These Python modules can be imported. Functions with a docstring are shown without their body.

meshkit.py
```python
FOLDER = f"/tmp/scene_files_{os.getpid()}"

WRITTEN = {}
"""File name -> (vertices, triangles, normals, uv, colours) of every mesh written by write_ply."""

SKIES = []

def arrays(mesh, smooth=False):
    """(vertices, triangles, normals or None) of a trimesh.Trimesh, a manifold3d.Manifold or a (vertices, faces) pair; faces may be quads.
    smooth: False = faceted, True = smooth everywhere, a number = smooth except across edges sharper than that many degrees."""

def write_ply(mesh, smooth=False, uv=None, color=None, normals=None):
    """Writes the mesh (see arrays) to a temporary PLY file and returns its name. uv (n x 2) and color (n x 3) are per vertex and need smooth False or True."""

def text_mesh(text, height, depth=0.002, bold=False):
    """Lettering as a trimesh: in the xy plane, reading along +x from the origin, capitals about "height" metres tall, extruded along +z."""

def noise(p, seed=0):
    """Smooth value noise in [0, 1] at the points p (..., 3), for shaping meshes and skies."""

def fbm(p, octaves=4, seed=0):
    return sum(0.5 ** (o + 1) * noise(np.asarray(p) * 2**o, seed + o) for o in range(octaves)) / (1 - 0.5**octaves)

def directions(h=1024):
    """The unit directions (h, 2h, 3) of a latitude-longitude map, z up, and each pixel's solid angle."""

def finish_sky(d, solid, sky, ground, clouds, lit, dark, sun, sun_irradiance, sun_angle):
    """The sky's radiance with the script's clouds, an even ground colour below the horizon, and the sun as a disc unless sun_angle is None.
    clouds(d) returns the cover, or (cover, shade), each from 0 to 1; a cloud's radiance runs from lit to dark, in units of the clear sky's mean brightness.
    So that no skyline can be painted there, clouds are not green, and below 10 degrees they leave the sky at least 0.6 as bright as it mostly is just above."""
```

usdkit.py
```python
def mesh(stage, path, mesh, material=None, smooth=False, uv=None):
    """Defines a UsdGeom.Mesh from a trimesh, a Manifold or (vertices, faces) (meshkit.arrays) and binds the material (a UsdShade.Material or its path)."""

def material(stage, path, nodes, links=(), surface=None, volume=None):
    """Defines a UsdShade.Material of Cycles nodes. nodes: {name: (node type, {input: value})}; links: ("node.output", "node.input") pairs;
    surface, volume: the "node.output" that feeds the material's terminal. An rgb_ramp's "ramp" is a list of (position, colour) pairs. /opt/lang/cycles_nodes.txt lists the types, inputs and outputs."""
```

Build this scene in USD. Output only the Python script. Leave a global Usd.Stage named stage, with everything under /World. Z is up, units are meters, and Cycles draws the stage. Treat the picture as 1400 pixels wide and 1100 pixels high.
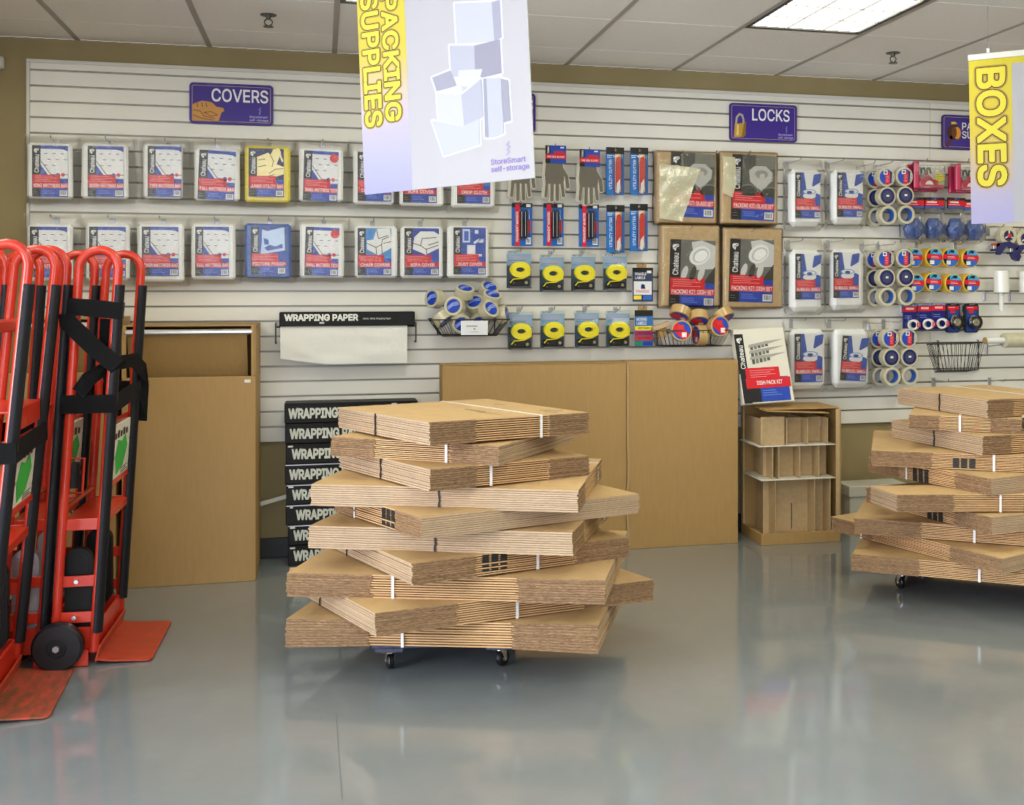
import math, numpy as np, trimesh, usdkit, meshkit
from pxr import Usd, UsdGeom, UsdLux, UsdShade, Gf, Sdf, Vt
from shapely.geometry import Polygon, MultiPolygon, Point, LineString, box as sbox
from shapely import affinity
from shapely.ops import unary_union

stage = Usd.Stage.CreateInMemory()
UsdGeom.SetStageUpAxis(stage, 'Z')
UsdGeom.Xform.Define(stage, '/World')
# ------------------------------------------------------------------ camera
F, PSI, V0, CX, D, H = 1479.0, .23837, 396.7, 800.0, 5.689, 1.354
cam = UsdGeom.Camera.Define(stage, '/World/camera')
cam.CreateHorizontalApertureAttr(36.0)
cam.CreateFocalLengthAttr(36.0 * F / 1400)
cam.CreateHorizontalApertureOffsetAttr(-(CX - 700) / 1400 * 36)
cam.CreateVerticalApertureOffsetAttr(-(550 - V0) / 1400 * 36)
_x = UsdGeom.Xformable(cam)
_x.AddTranslateOp().Set((0, -D, H))
_x.AddRotateXYZOp().Set((90, 0, -math.degrees(PSI)))
cam.CreateExposureAttr(0.14)
# ------------------------------------------------------------------ light: daylight through the shop windows (front and left) and a pale sky outside
def rect_light(name, loc, rot, w, h, inten, col):
    l = UsdLux.RectLight.Define(stage, '/World/' + name)
    l.CreateIntensityAttr(inten); l.CreateWidthAttr(w); l.CreateHeightAttr(h); l.CreateColorAttr(Gf.Vec3f(*col))
    x = UsdGeom.Xformable(l); x.AddTranslateOp().Set(loc); x.AddRotateXYZOp().Set(rot)
DAY = (.85, .905, 1.0)
rect_light('daylight_front', (-1.3, -8.75, 1.35), (90, 0, 0), 3.6, 2.2, 4.5, DAY)       # shines along +y
rect_light('daylight_left', (-3.85, -5.2, 1.35), (90, 0, -90), 5.0, 2.2, 15.0, DAY)      # shines along +x
TROFFER = 8.0
sky = UsdLux.DomeLight.Define(stage, '/World/sky'); sky.CreateIntensityAttr(.6); sky.CreateColorAttr(Gf.Vec3f(.8, .9, 1))

# ------------------------------------------------------------------ helpers
def ray(u, v):
    x = (u - CX) / F; s, c = math.sin(PSI), math.cos(PSI)
    return np.array([s + c * x, c - s * x, (V0 - v) / F])
CAM = np.array([0, -D, H])
def W(u, v, off=0.0):
    d = ray(u, v); return CAM + d * (D - off) / d[1]
def Fl(u, v, z=0.0):
    d = ray(u, v); return CAM + d * (z - H) / d[2]
def At(u, v, t): return CAM + ray(u, v) * t
def lin(r, g, b):
    return tuple(float((x / 255 / 12.92) if x / 255 <= .04045 else ((x / 255 + .055) / 1.055) ** 2.4) for x in (r, g, b))
used = {}
def numbered(path):
    n = used.get(path, 0); used[path] = n + 1
    return path if n == 0 else f'{path}_{n:03d}'
def tag(p, label=None, cat=None, group=None, kind=None):
    for k, v in (('label', label), ('category', cat), ('group', group), ('kind', kind)):
        if v: p.SetCustomDataByKey(k, v)
def thing(name, label, cat, loc=(0, 0, 0), rotz=0.0, group=None, kind=None, mat4=None):
    x = UsdGeom.Xform.Define(stage, numbered('/World/' + name))
    if mat4 is not None: x.AddTransformOp().Set(Gf.Matrix4d(*np.asarray(mat4, float).T.ravel().tolist()))
    else:
        x.AddTranslateOp().Set(tuple(float(q) for q in loc))
        if rotz: x.AddRotateZOp().Set(math.degrees(rotz))
    tag(x.GetPrim(), label, cat, group, kind)
    return x.GetPrim()
def part(parent, name, m, mat, label=None, smooth=False, kind=None):
    base = parent.GetPath().pathString if parent else '/World'
    o = usdkit.mesh(stage, numbered(base + '/' + name), m, M[mat], smooth)
    tag(o.GetPrim(), label, None, None, kind)
    return o.GetPrim()
def copy(src, label, loc=(0, 0, 0), rotz=0.0, group=None, mat4=None):
    was = src.GetCustomData()
    r = thing(src.GetName().rstrip('0123456789').rstrip('_') if src.GetName()[-1].isdigit() else src.GetName(), label, was['category'], loc, rotz, group or was.get('group'), None, mat4)
    r.GetReferences().AddInternalReference(src.GetPath()); r.SetInstanceable(True)
    return r
def cat_(ms):
    ms = [m for m in ms if m is not None]
    return trimesh.util.concatenate(ms) if len(ms) > 1 else ms[0]
def bx(x0, x1, y0, y1, z0, z1):
    m = trimesh.creation.box((x1 - x0, y1 - y0, z1 - z0)); m.apply_translation(((x0 + x1) / 2, (y0 + y1) / 2, (z0 + z1) / 2)); return m
def cb(x0, x1, y0, y1, z0, z1, c=.003):
    v = []
    for sx in (0, 1):
        for sy in (0, 1):
            for sz in (0, 1):
                p = np.array([(x0, x1)[sx], (y0, y1)[sy], (z0, z1)[sz]], float); q = np.array([1 - 2 * sx, 1 - 2 * sy, 1 - 2 * sz]) * c
                for k in range(3):
                    o = q.copy(); o[k] = 0; v.append(p + o)
    return trimesh.convex.convex_hull(np.array(v))
def cyl(p0, p1, r, n=16):
    return trimesh.creation.cylinder(radius=r, segment=[p0, p1], sections=n)
def lathe(prof, n=28):
    return trimesh.creation.revolve(np.array(prof, float), sections=n)
def rot(m, ang, ax, pt=None):
    m.apply_transform(trimesh.transformations.rotation_matrix(ang, ax, pt)); return m
def mv(m, x, y, z): m.apply_translation((x, y, z)); return m
def sweep(pts, prof, closed=False, up=None, caps=True):
    """a closed 2-d profile swept along a polyline"""
    p = np.asarray(pts, float); n = len(p); k = len(prof); prof = np.asarray(prof, float)
    t = np.zeros_like(p)
    for i in range(n):
        a = p[i - 1] if (i or closed) else p[i]; b = p[(i + 1) % n] if (i < n - 1 or closed) else p[i]
        t[i] = (b - a) / (np.linalg.norm(b - a) + 1e-12)
    V = []; u = None
    for i in range(n):
        if up is not None: a = np.asarray(up[i] if np.ndim(up) == 2 else up, float); a = a - a @ t[i] * t[i]
        elif u is None: a = np.cross(t[i], (0, 0, 1) if abs(t[i][2]) < .9 else (1, 0, 0))
        else: a = u - u @ t[i] * t[i]
        a = a / (np.linalg.norm(a) + 1e-12); u = a; b = np.cross(t[i], a)
        V.append(p[i] + prof[:, :1] * a + prof[:, 1:] * b)
    V = np.vstack(V); f = []
    for i in range(n if closed else n - 1):
        j = (i + 1) % n
        for q in range(k):
            r = (q + 1) % k
            f += [(i * k + q, i * k + r, j * k + r), (i * k + q, j * k + r, j * k + q)]
    if not closed and caps:
        for q in range(1, k - 1): f += [(0, q + 1, q), ((n - 1) * k, (n - 1) * k + q, (n - 1) * k + q + 1)]
    return trimesh.Trimesh(V, f, process=False)
def tube(pts, r, n=8, closed=False):
    a = np.arange(n) * 2 * np.pi / n
    return sweep(pts, np.c_[np.cos(a), np.sin(a)] * r, closed)
def ribbon(pts, up, w, th, closed=False):
    return sweep(pts, [(-w / 2, -th / 2), (w / 2, -th / 2), (w / 2, th / 2), (-w / 2, th / 2)], closed, up)
def tri2(poly):
    v, f = trimesh.creation.triangulate_polygon(poly, engine='earcut'); return np.asarray(v), np.asarray(f)
def prism(poly, y0, y1):
    """polygon in (x, z) given a depth along y"""
    m = trimesh.creation.extrude_polygon(poly, abs(y1 - y0)); v = m.vertices.copy()
    m.vertices = np.c_[v[:, 0], -v[:, 2] + max(y0, y1), v[:, 1]]; return m
def rrect(x0, y0, x1, y1, r): return sbox(x0 + r, y0 + r, x1 - r, y1 - r).buffer(r, 4)
def polys(g):
    if g.is_empty: return []
    return [g] if g.geom_type == 'Polygon' else [q for q in g.geoms if q.geom_type == 'Polygon']
_txt = {}
def text2d(s, bold=True):
    k = (s, bold)
    if k not in _txt:
        m = meshkit.text_mesh(s, 1.0, .2, bold)
        v = np.asarray(m.vertices); f = np.asarray(m.faces)
        keep = (np.abs(v[f][:, :, 2] - v[:, 2].max()) < 1e-6).all(1); f = f[keep]
        ids, inv = np.unique(f, return_inverse=True); vv = v[ids][:, :2]; vv[:, 0] -= vv[:, 0].min()
        _txt[k] = (vv, inv.reshape(-1, 3))
    return _txt[k]
def text_poly(s, bold=True):
    v, f = text2d(s, bold); return unary_union([Polygon(v[t]) for t in f if abs(np.cross(v[t[1]] - v[t[0]], v[t[2]] - v[t[0]])) > 1e-9])
class Print:
    """flat print: coloured shapes in the (x, z) plane, facing -y; each layer a third of a millimetre proud of the one below"""
    def __init__(s, step=.00035): s.v, s.f, s.c, s.n, s.step = [], [], [], 0, step
    def tri(s, v, f, col, lay):
        v = np.asarray(v, float); f = np.asarray(f); ids, inv = np.unique(f, return_inverse=True); f = inv.reshape(-1, 3); v = v[ids]; col = np.asarray(col, float); col = col[ids] if col.ndim == 2 else col; s.v.append(np.c_[v[:, 0], np.full(len(v), -lay * s.step), v[:, 1]]); s.f.append(np.asarray(f) + s.n); s.n += len(v)
        c = np.asarray(col, float); s.c.append(np.broadcast_to(c, (len(v), 3)) if c.ndim == 1 else c); return s
    def poly(s, g, col, lay):
        for p in polys(g if hasattr(g, 'geom_type') else Polygon(g)):
            if p.area > 1e-9:
                v, f = tri2(p.simplify(1e-5)); s.tri(v, f, col, lay)
        return s
    def rect(s, x0, y0, x1, y1, col, lay): return s.tri([(x0, y0), (x1, y0), (x1, y1), (x0, y1)], [(0, 1, 2), (0, 2, 3)], col, lay)
    def text(s, t, x, y, h, col, lay, w=None, rot=0, bold=True, center=False):
        """rot 0 upright, 90 reading upwards, -90 reading downwards; w fits the length"""
        v, f = text2d(t, bold); v = v * h; L = v[:, 0].max()
        if w: v[:, 0] *= w / L; L = w
        if center: v[:, 0] -= L / 2
        a = math.radians(rot); c, q = round(math.cos(a)), round(math.sin(a))
        return s.tri(np.c_[x + c * v[:, 0] - q * v[:, 1], y + q * v[:, 0] + c * v[:, 1]], f, col, lay)
    def lines(s, x0, y0, x1, n, gap, h, col, lay, seed=0):
        r = np.random.default_rng(seed)
        for i in range(n): s.rect(x0, y0 - i * gap, x0 + (x1 - x0) * r.uniform(.6, 1), y0 - i * gap + h, col, lay)
        return s
    def put(s, parent, name, mat='print', off=(0, 0, 0), xf=None, label=None):
        v = np.vstack(s.v); v = v + np.asarray(off)
        if xf is not None: v = v @ xf[:3, :3].T + xf[:3, 3]
        base = parent.GetPath().pathString if parent else '/World'
        o = usdkit.mesh(stage, numbered(base + '/' + name), (v, np.vstack(s.f)), M[mat])
        UsdGeom.PrimvarsAPI(o).CreatePrimvar('displayColor', Sdf.ValueTypeNames.Color3fArray, 'vertex').Set(Vt.Vec3fArray.FromNumpy(np.vstack(s.c).astype(np.float32)))
        tag(o.GetPrim(), label); return o.GetPrim()
# ------------------------------------------------------------------ materials
M = {}
def mat(name, col, rough=.5, metal=0.0, spec=.5, noise=None, bump=None, coat=0.0, emit=None, trans=None, var=None):
    """noise: (scale, colour2, detail[, stretch]); bump: (scale, distance[, stretch])"""
    n = {'p': ('principled_bsdf', {'base_color': col, 'roughness': rough, 'metallic': metal, 'specular_ior_level': spec, 'coat_weight': coat})}; L = []
    if emit: n['p'][1].update(emission_color=emit[0], emission_strength=emit[1])
    if noise or bump or var: n['tc'] = ('texture_coordinate', {})
    if noise:
        n['mp'] = ('mapping', {'mapping_type': 'point', 'scale': noise[3] if len(noise) > 3 else (1, 1, 1)})
        n['nz'] = ('noise_texture', {'scale': noise[0], 'detail': noise[2], 'roughness': .6})
        n['rm'] = ('rgb_ramp', {'ramp': [(.36, col), (.64, noise[1])]})
        L += [('tc.object', 'mp.vector'), ('mp.vector', 'nz.vector'), ('nz.fac', 'rm.fac'), ('rm.color', 'p.base_color')]
    if bump:
        n['mb'] = ('mapping', {'mapping_type': 'point', 'scale': bump[2] if len(bump) > 2 else (1, 1, 1)})
        n['nb'] = ('noise_texture', {'scale': bump[0], 'detail': 3.0})
        n['b'] = ('bump', {'distance': bump[1], 'strength': 1.0})
        L += [('tc.object', 'mb.vector'), ('mb.vector', 'nb.vector'), ('nb.fac', 'b.height'), ('b.normal', 'p.normal')]
    M[name] = usdkit.material(stage, '/World/Looks/' + name, n, L, surface='p.BSDF')
mat('tan_wall', (.31, .245, .12), .75, noise=(3, (.285, .22, .105), 2), bump=(220, .0006))
mat('slat', (.76, .735, .685), .38, noise=(2, (.74, .715, .66), 2))
mat('slot', (.30, .28, .25), .4, .3)
mat('trim_white', (.62, .60, .56), .35)
mat('ceiling_tile', (.87, .84, .80), .9, noise=(160, (.82, .79, .75), 3), bump=(260, .0012))
mat('ceiling_grid', (.36, .33, .29), .5)
mat('baseboard', (.02, .022, .024), .5)
mat('red_paint', (.62, .035, .012), .32, noise=(5, (.54, .025, .01), 2), coat=.25)
mat('red_worn', (.52, .05, .02), .42, noise=(9, (.40, .055, .028), 5, (1, 3, 1)), bump=(60, .0004))
mat('toe_rust', (.50, .075, .045), .45, noise=(11, (.16, .07, .03), 6, (3, 1, 1)), bump=(60, .0005))
mat('rubber', (.006, .006, .010), .45, spec=.35, bump=(90, .0003))
mat('black_glide', (.008, .008, .009), .55, spec=.3)
mat('webbing', (.005, .005, .006), .85, spec=.2, bump=(500, .0004))
mat('steel', (.62, .62, .62), .28, 1.0)
mat('chrome', (.72, .72, .74), .18, 1.0)
mat('silver_rubber', (.55, .52, .58), .4, .35, bump=(40, .002, (1, 1, 4)))
mat('crack_grey', (.085, .095, .10), .7)
mat('zinc', (.80, .80, .80), .42, .85)
mat('dark_brass', (.10, .095, .085), .4, .6)
mat('grey_metal', (.42, .42, .46), .35, .7)
mat('black_wire', (.012, .012, .012), .4)
mat('black_card', (.006, .006, .005), .5, spec=.25)
mat('white_card', (.74, .73, .70), .6)
mat('paper', (.80, .79, .75), .75, bump=(14, .004))
mat('white_fill', (.86, .86, .85), .5, bump=(18, .003))
mat('yellow_fill', (.82, .66, .03), .45, bump=(18, .003))
mat('blue_fill', (.03, .10, .42), .45, bump=(18, .003))
mat('kraft_plain', (.40, .243, .088), .62, noise=(60, (.375, .226, .08), 4, (1, 1, .15)), bump=(120, .0003, (1, 1, .1)))
mat('kraft_pale', (.52, .37, .20), .68, noise=(40, (.47, .33, .17), 3))
mat('kraft_edge', (.50, .36, .19), .7, noise=(300, (.36, .23, .10), 3))
mat('white_board', (.70, .67, .58), .6)
mat('strap_white', (.82, .82, .84), .4)
mat('faded_ink', (.20, .15, .09), .6)
mat('ink_black', (.012, .011, .010), .6)
mat('deck', (.10, .10, .17), .6, noise=(20, (.07, .07, .12), 3))
mat('maroon_carpet', (.16, .012, .025), .95, bump=(400, .002))
mat('wheel_black', (.006, .006, .008), .4, spec=.4)
mat('tape_clear', (.56, .52, .37), .28, noise=(30, (.50, .46, .32), 2), coat=.4)
mat('tape_brown', (.50, .33, .13), .3, coat=.4)
mat('tape_yellow', (.80, .52, .02), .32, coat=.3)
mat('core_blue', (.03, .11, .42), .5)
mat('navy', (.018, .018, .11), .4)
mat('glove_knit', (.70, .66, .56), .9, bump=(300, .001))
mat('glove_palm', (.15, .135, .105), .85, bump=(260, .0015))
mat('yellow_strap', (.85, .74, .015), .5, bump=(150, .0006))
mat('pink_tray', (.55, .025, .10), .35, coat=.4)
mat('film_roll', (.80, .80, .74), .22, coat=.5)
mat('beige_box', (.52, .50, .43), .5)
mat('lens_black', (.01, .01, .01), .4)
mat('diffuser', (.9, .95, .85), .5, emit=((1.0, .97, .76), TROFFER))
mat('blue_poly', (.015, .07, .30), .3, coat=.5, bump=(25, .004))
# print: the colour of each shape comes from the mesh; a light satin board
def print_mat(name, rough, coat):
    M[name] = usdkit.material(stage, '/World/Looks/' + name, {'a': ('attribute', {'attribute': 'displayColor'}), 'p': ('principled_bsdf', {'roughness': rough, 'coat_weight': coat, 'specular_ior_level': .3})}, [('a.color', 'p.base_color')], surface='p.BSDF')
print_mat('print', .5, 0.0); print_mat('print_gloss', .38, .0); print_mat('print_matte', .7, 0.0)
# clear film
def film(name, milk, rough, scale, dist, base=.008, tint=(1, 1, 1), ior=1.28, milk_col=(.9, .9, .88)):
    M[name] = usdkit.material(stage, '/World/Looks/' + name, {
        'tc': ('texture_coordinate', {}), 'nz': ('noise_texture', {'scale': scale, 'detail': 3.0, 'distortion': 1.2}), 'b': ('bump', {'distance': dist, 'strength': 1.0}),
        't': ('transparent_bsdf', {'color': tint}), 'd': ('diffuse_bsdf', {'color': milk_col}), 'g': ('glossy_bsdf', {'color': (1, 1, 1), 'roughness': rough}),
        'fr': ('fresnel', {'IOR': ior}), 'ad': ('math', {'math_type': 'add', 'value2': base, 'use_clamp': True}),
        'm1': ('mix_closure', {'fac': milk}), 'm2': ('mix_closure', {})},
        [('tc.object', 'nz.vector'), ('nz.fac', 'b.height'), ('b.normal', 'g.normal'), ('t.BSDF', 'm1.closure1'), ('d.BSDF', 'm1.closure2'),
         ('fr.fac', 'ad.value1'), ('ad.value', 'm2.fac'), ('m1.closure', 'm2.closure1'), ('g.BSDF', 'm2.closure2')], surface='m2.closure')
film('foam_wrap', .42, .14, 16, .010, .06, milk_col=(.86, .82, .58)); film('film', .05, .11, 20, .005); film('blister', .01, .08, 6, .001, .004); film('kit_film', .012, .10, 12, .006, .012); film('window_glass', 0.0, .02, 1, .0, .01, ior=1.45)
# floor: grey sealed concrete, glossy coat, faint mottling, wear and scratches
M['floor'] = usdkit.material(stage, '/World/Looks/floor', {
    'g': ('geometry', {}),
    'n1': ('noise_texture', {'scale': .9, 'detail': 5.0, 'roughness': .6}), 'r1': ('rgb_ramp', {'ramp': [(.35, (.19, .214, .228)), (.65, (.222, .248, .258))]}),
    'n2': ('noise_texture', {'scale': 7.0, 'detail': 6.0, 'roughness': .7}), 'r2': ('rgb_ramp', {'ramp': [(.3, (.09, .09, .09)), (.7, (.16, .16, .16))]}),
    'mp': ('mapping', {'mapping_type': 'point', 'scale': (2.0, 30.0, 1.0), 'rotation': (0, 0, .5)}), 'n3': ('noise_texture', {'scale': 3.0, 'detail': 3.0, 'roughness': .6}),
    'r3': ('rgb_ramp', {'ramp': [(.735, (0, 0, 0)), (.78, (1, 1, 1))]}), 'mx': ('mix_color', {'blend_type': 'mix', 'b': (.30, .32, .33)}), 'sc': ('math', {'math_type': 'multiply', 'value2': .35}),
    'nb': ('noise_texture', {'scale': 3.0, 'detail': 3.0}), 'b': ('bump', {'distance': .0015, 'strength': .6}),
    'p': ('principled_bsdf', {'specular_ior_level': .8, 'coat_weight': .6, 'coat_roughness': .06})},
    [('g.position', 'n1.vector'), ('n1.fac', 'r1.fac'), ('g.position', 'n2.vector'), ('n2.fac', 'r2.fac'), ('r2.color', 'p.roughness'), ('g.position', 'mp.vector'), ('mp.vector', 'n3.vector'), ('n3.fac', 'r3.fac'),
     ('r3.color', 'sc.value1'), ('sc.value', 'mx.fac'), ('r1.color', 'mx.a'), ('mx.result', 'p.base_color'), ('g.position', 'nb.vector'), ('nb.fac', 'b.height'), ('b.normal', 'p.normal')], surface='p.BSDF')
# bundled cardboard: colour of face, fold or torn edge from the mesh, and a roughness weight for the torn corrugated edges
M['board'] = usdkit.material(stage, '/World/Looks/board', {
    'a': ('attribute', {'attribute': 'displayColor'}), 'r': ('attribute', {'attribute': 'torn'}), 'g': ('geometry', {}),
    'mp': ('mapping', {'mapping_type': 'point', 'scale': (1, 1, 4.5)}), 'n': ('noise_texture', {'scale': 62.0, 'detail': 5.0, 'roughness': .7}),
    'rm': ('rgb_ramp', {'ramp': [(.3, (.38, .34, .30)), (.5, (.85, .83, .80)), (.72, (1.5, 1.5, 1.5))]}), 'n2': ('noise_texture', {'scale': 14.0, 'detail': 3.0}),
    'rm2': ('rgb_ramp', {'ramp': [(.3, (.93, .93, .93)), (.7, (1.04, 1.04, 1.04))]}),
    'mx': ('mix_color', {'blend_type': 'mix'}), 'mu': ('mix_color', {'blend_type': 'multiply', 'fac': 1.0, 'use_clamp_result': False}),
    'h': ('math', {'math_type': 'multiply'}), 'b': ('bump', {'distance': .006, 'strength': .8}), 'p': ('principled_bsdf', {'roughness': .62, 'specular_ior_level': .3})},
    [('g.position', 'mp.vector'), ('mp.vector', 'n.vector'), ('n.fac', 'rm.fac'), ('g.position', 'n2.vector'), ('n2.fac', 'rm2.fac'), ('r.fac', 'mx.fac'), ('rm2.color', 'mx.a'), ('rm.color', 'mx.b'),
     ('a.color', 'mu.a'), ('mx.result', 'mu.b'), ('mu.result', 'p.base_color'), ('n.fac', 'h.value1'), ('r.fac', 'h.value2'), ('h.value', 'b.height'), ('b.normal', 'p.normal')], surface='p.BSDF')

# ================================================================== the room
XL, XR, YF = -3.6, 6.6, -8.5
ZC, Z1, S = 2.575, 2.416, .0762
SX0, SX1, SEAM = -1.383, 5.9, 3.467
fl = thing('floor', 'grey sealed concrete floor with a glossy coat', None, kind='structure')
part(fl, 'slab', bx(XL - .1, XR + .1, YF - .1, .1, -.1, 0), 'floor')
c0, c1, c2 = Fl(460, 977), Fl(464, 1040), Fl(468, 1092)
part(fl, 'crack', cat_([ribbon([c0, c1], (0, 0, 1), .0004, .002), ribbon([c1, c2], (0, 0, 1), .0004, .002)]), 'crack_grey')
wb = thing('wall_back', 'tan painted back wall lined with cream slatted display boards', None, kind='structure')
part(wb, 'plaster', bx(XL - .1, XR + .1, .022, .12, 0, ZC), 'tan_wall')
part(wb, 'slot_backing', bx(SX0 + .01, SX1, .014, .022, .60, 2.45), 'slot')
for (a, b) in ((SX0 + .016, SEAM - .001), (SEAM + .001, SX1)):
    for i in range(0, 25):
        zt = (Z1 - S * (i - 1) if i else 2.452) - (.0045 if i else 0)
        zb = (Z1 - S * i + .0045) if i < 24 else .588
        part(wb, 'slat', cb(a, b, 0, .014, zb, zt, .0015), 'slat')
t1 = thing('trim_1', 'white edge strip along the top of the slatted wall', None, kind='structure')
part(t1, 'strip', cb(SX0, SX1, -.006, .022, 2.450, 2.468, .002), 'trim_white')
t2 = thing('trim_2', 'white edge strip down the left end of the slatted wall', None, kind='structure')
part(t2, 'strip', cb(SX0, SX0 + .016, -.006, .022, .585, 2.450, .002), 'trim_white')
bb = thing('baseboard_back', 'black rubber baseboard along the back wall', None, kind='structure')
part(bb, 'strip', cb(XL, XR, .010, .022, 0, .10, .003), 'baseboard')
def wall(name, label, solid, mats='tan_wall'):
    w = thing(name, label, None, kind='structure'); part(w, 'plaster', solid, mats); return w
wall('wall_right', 'tan painted right wall', bx(XR, XR + .1, YF, .02, 0, ZC))
# left and front walls with the shop windows
def window_wall(name, axis, at, lo, hi, w0, w1):
    z0, z1 = .25, 2.45; th = .1
    def B(a, b, za, zb, d0=0, d1=th, ): return bx(a, b, at - d1, at - d0, za, zb) if axis == 'y' else bx(at - d1, at - d0, a, b, za, zb)
    w = thing(name, 'tan painted shop wall around a wide window', None, kind='structure')
    part(w, 'plaster', cat_([B(lo, w0, 0, ZC), B(w1, hi, 0, ZC), B(w0, w1, 0, z0), B(w0, w1, z1, ZC)]), 'tan_wall')
    n = used.get('win', 0) + 1; used['win'] = n
    g = thing(f'window_{n}', 'wide shop window in a dark metal frame', None, kind='structure')
    fr = [B(w0, w0 + .05, z0, z1, .02, .08), B(w1 - .05, w1, z0, z1, .02, .08), B(w0, w1, z0, z0 + .05, .02, .08), B(w0, w1, z1 - .05, z1, .02, .08)]
    k = 3
    for i in range(1, k): c = w0 + (w1 - w0) * i / k; fr.append(B(c - .025, c + .025, z0, z1, .02, .08))
    part(g, 'frame', cat_(fr), 'baseboard')
    for i in range(k): part(g, 'pane', B(w0 + (w1 - w0) * i / k + .03, w0 + (w1 - w0) * (i + 1) / k - .03, z0 + .05, z1 - .05, .048, .054), 'window_glass')
window_wall('wall_left', 'x', XL, YF, .02, -7.7, -2.7)
wall('wall_left', 'tan painted short wall beside the hand trucks', bx(-1.80, -1.68, -2.05, .02, 0, ZC))
window_wall('wall_front', 'y', YF, XL, XR, -3.1, .5)
# ceiling: two-foot tiles between runners that go towards the back wall
ce = thing('ceiling', 'suspended ceiling of white tiles on a metal grid', None, kind='structure')
GX, GY, G = -1.158, -.369, .6096
xs = [XL] + [GX + G * k for k in range(-3, 13) if XL < GX + G * k < XR] + [XR]
ys = [.02] + [GY - G * k for k in range(0, 14) if GY - G * k > YF] + [YF]
LIGHTS = [(i, j) for i in range(1, len(xs) - 2) for j in range(len(ys) - 2) if (round((xs[i] - GX) / G) % 3 == 2) and (j - 2) % 4 == 0 and j >= 2]
LIT = {(i, j) for i, j in LIGHTS} | {(i, j + 1) for i, j in LIGHTS}
tiles_mat = 'ceiling_tile'
for i in range(len(xs) - 1):
    for j in range(len(ys) - 1):
        if (i, j) in LIT: continue
        x0, x1, y1, y0 = xs[i] + .009, xs[i + 1] - .009, ys[j] - .002, ys[j + 1] + .002
        if x1 - x0 < .03 or y1 - y0 < .03: continue
        part(ce, 'ceiling_tile', cb(x0, x1, y0, y1, ZC - .001, ZC + .014, .003), tiles_mat)
for x in xs[1:-1]: part(ce, 'grid_runner', cb(x - .0125, x + .0125, YF, .02, ZC - .004, ZC + .022, .001), 'ceiling_grid')
part(ce, 'grid_cross_tee', cat_([bx(XL, XR, y - .008, y + .008, ZC + .004, ZC + .02) for y in ys[1:-1]]), 'ceiling_tile')
part(ce, 'plenum_board', bx(XL, XR, YF, .1, ZC + .06, ZC + .08), 'ceiling_tile')
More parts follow.
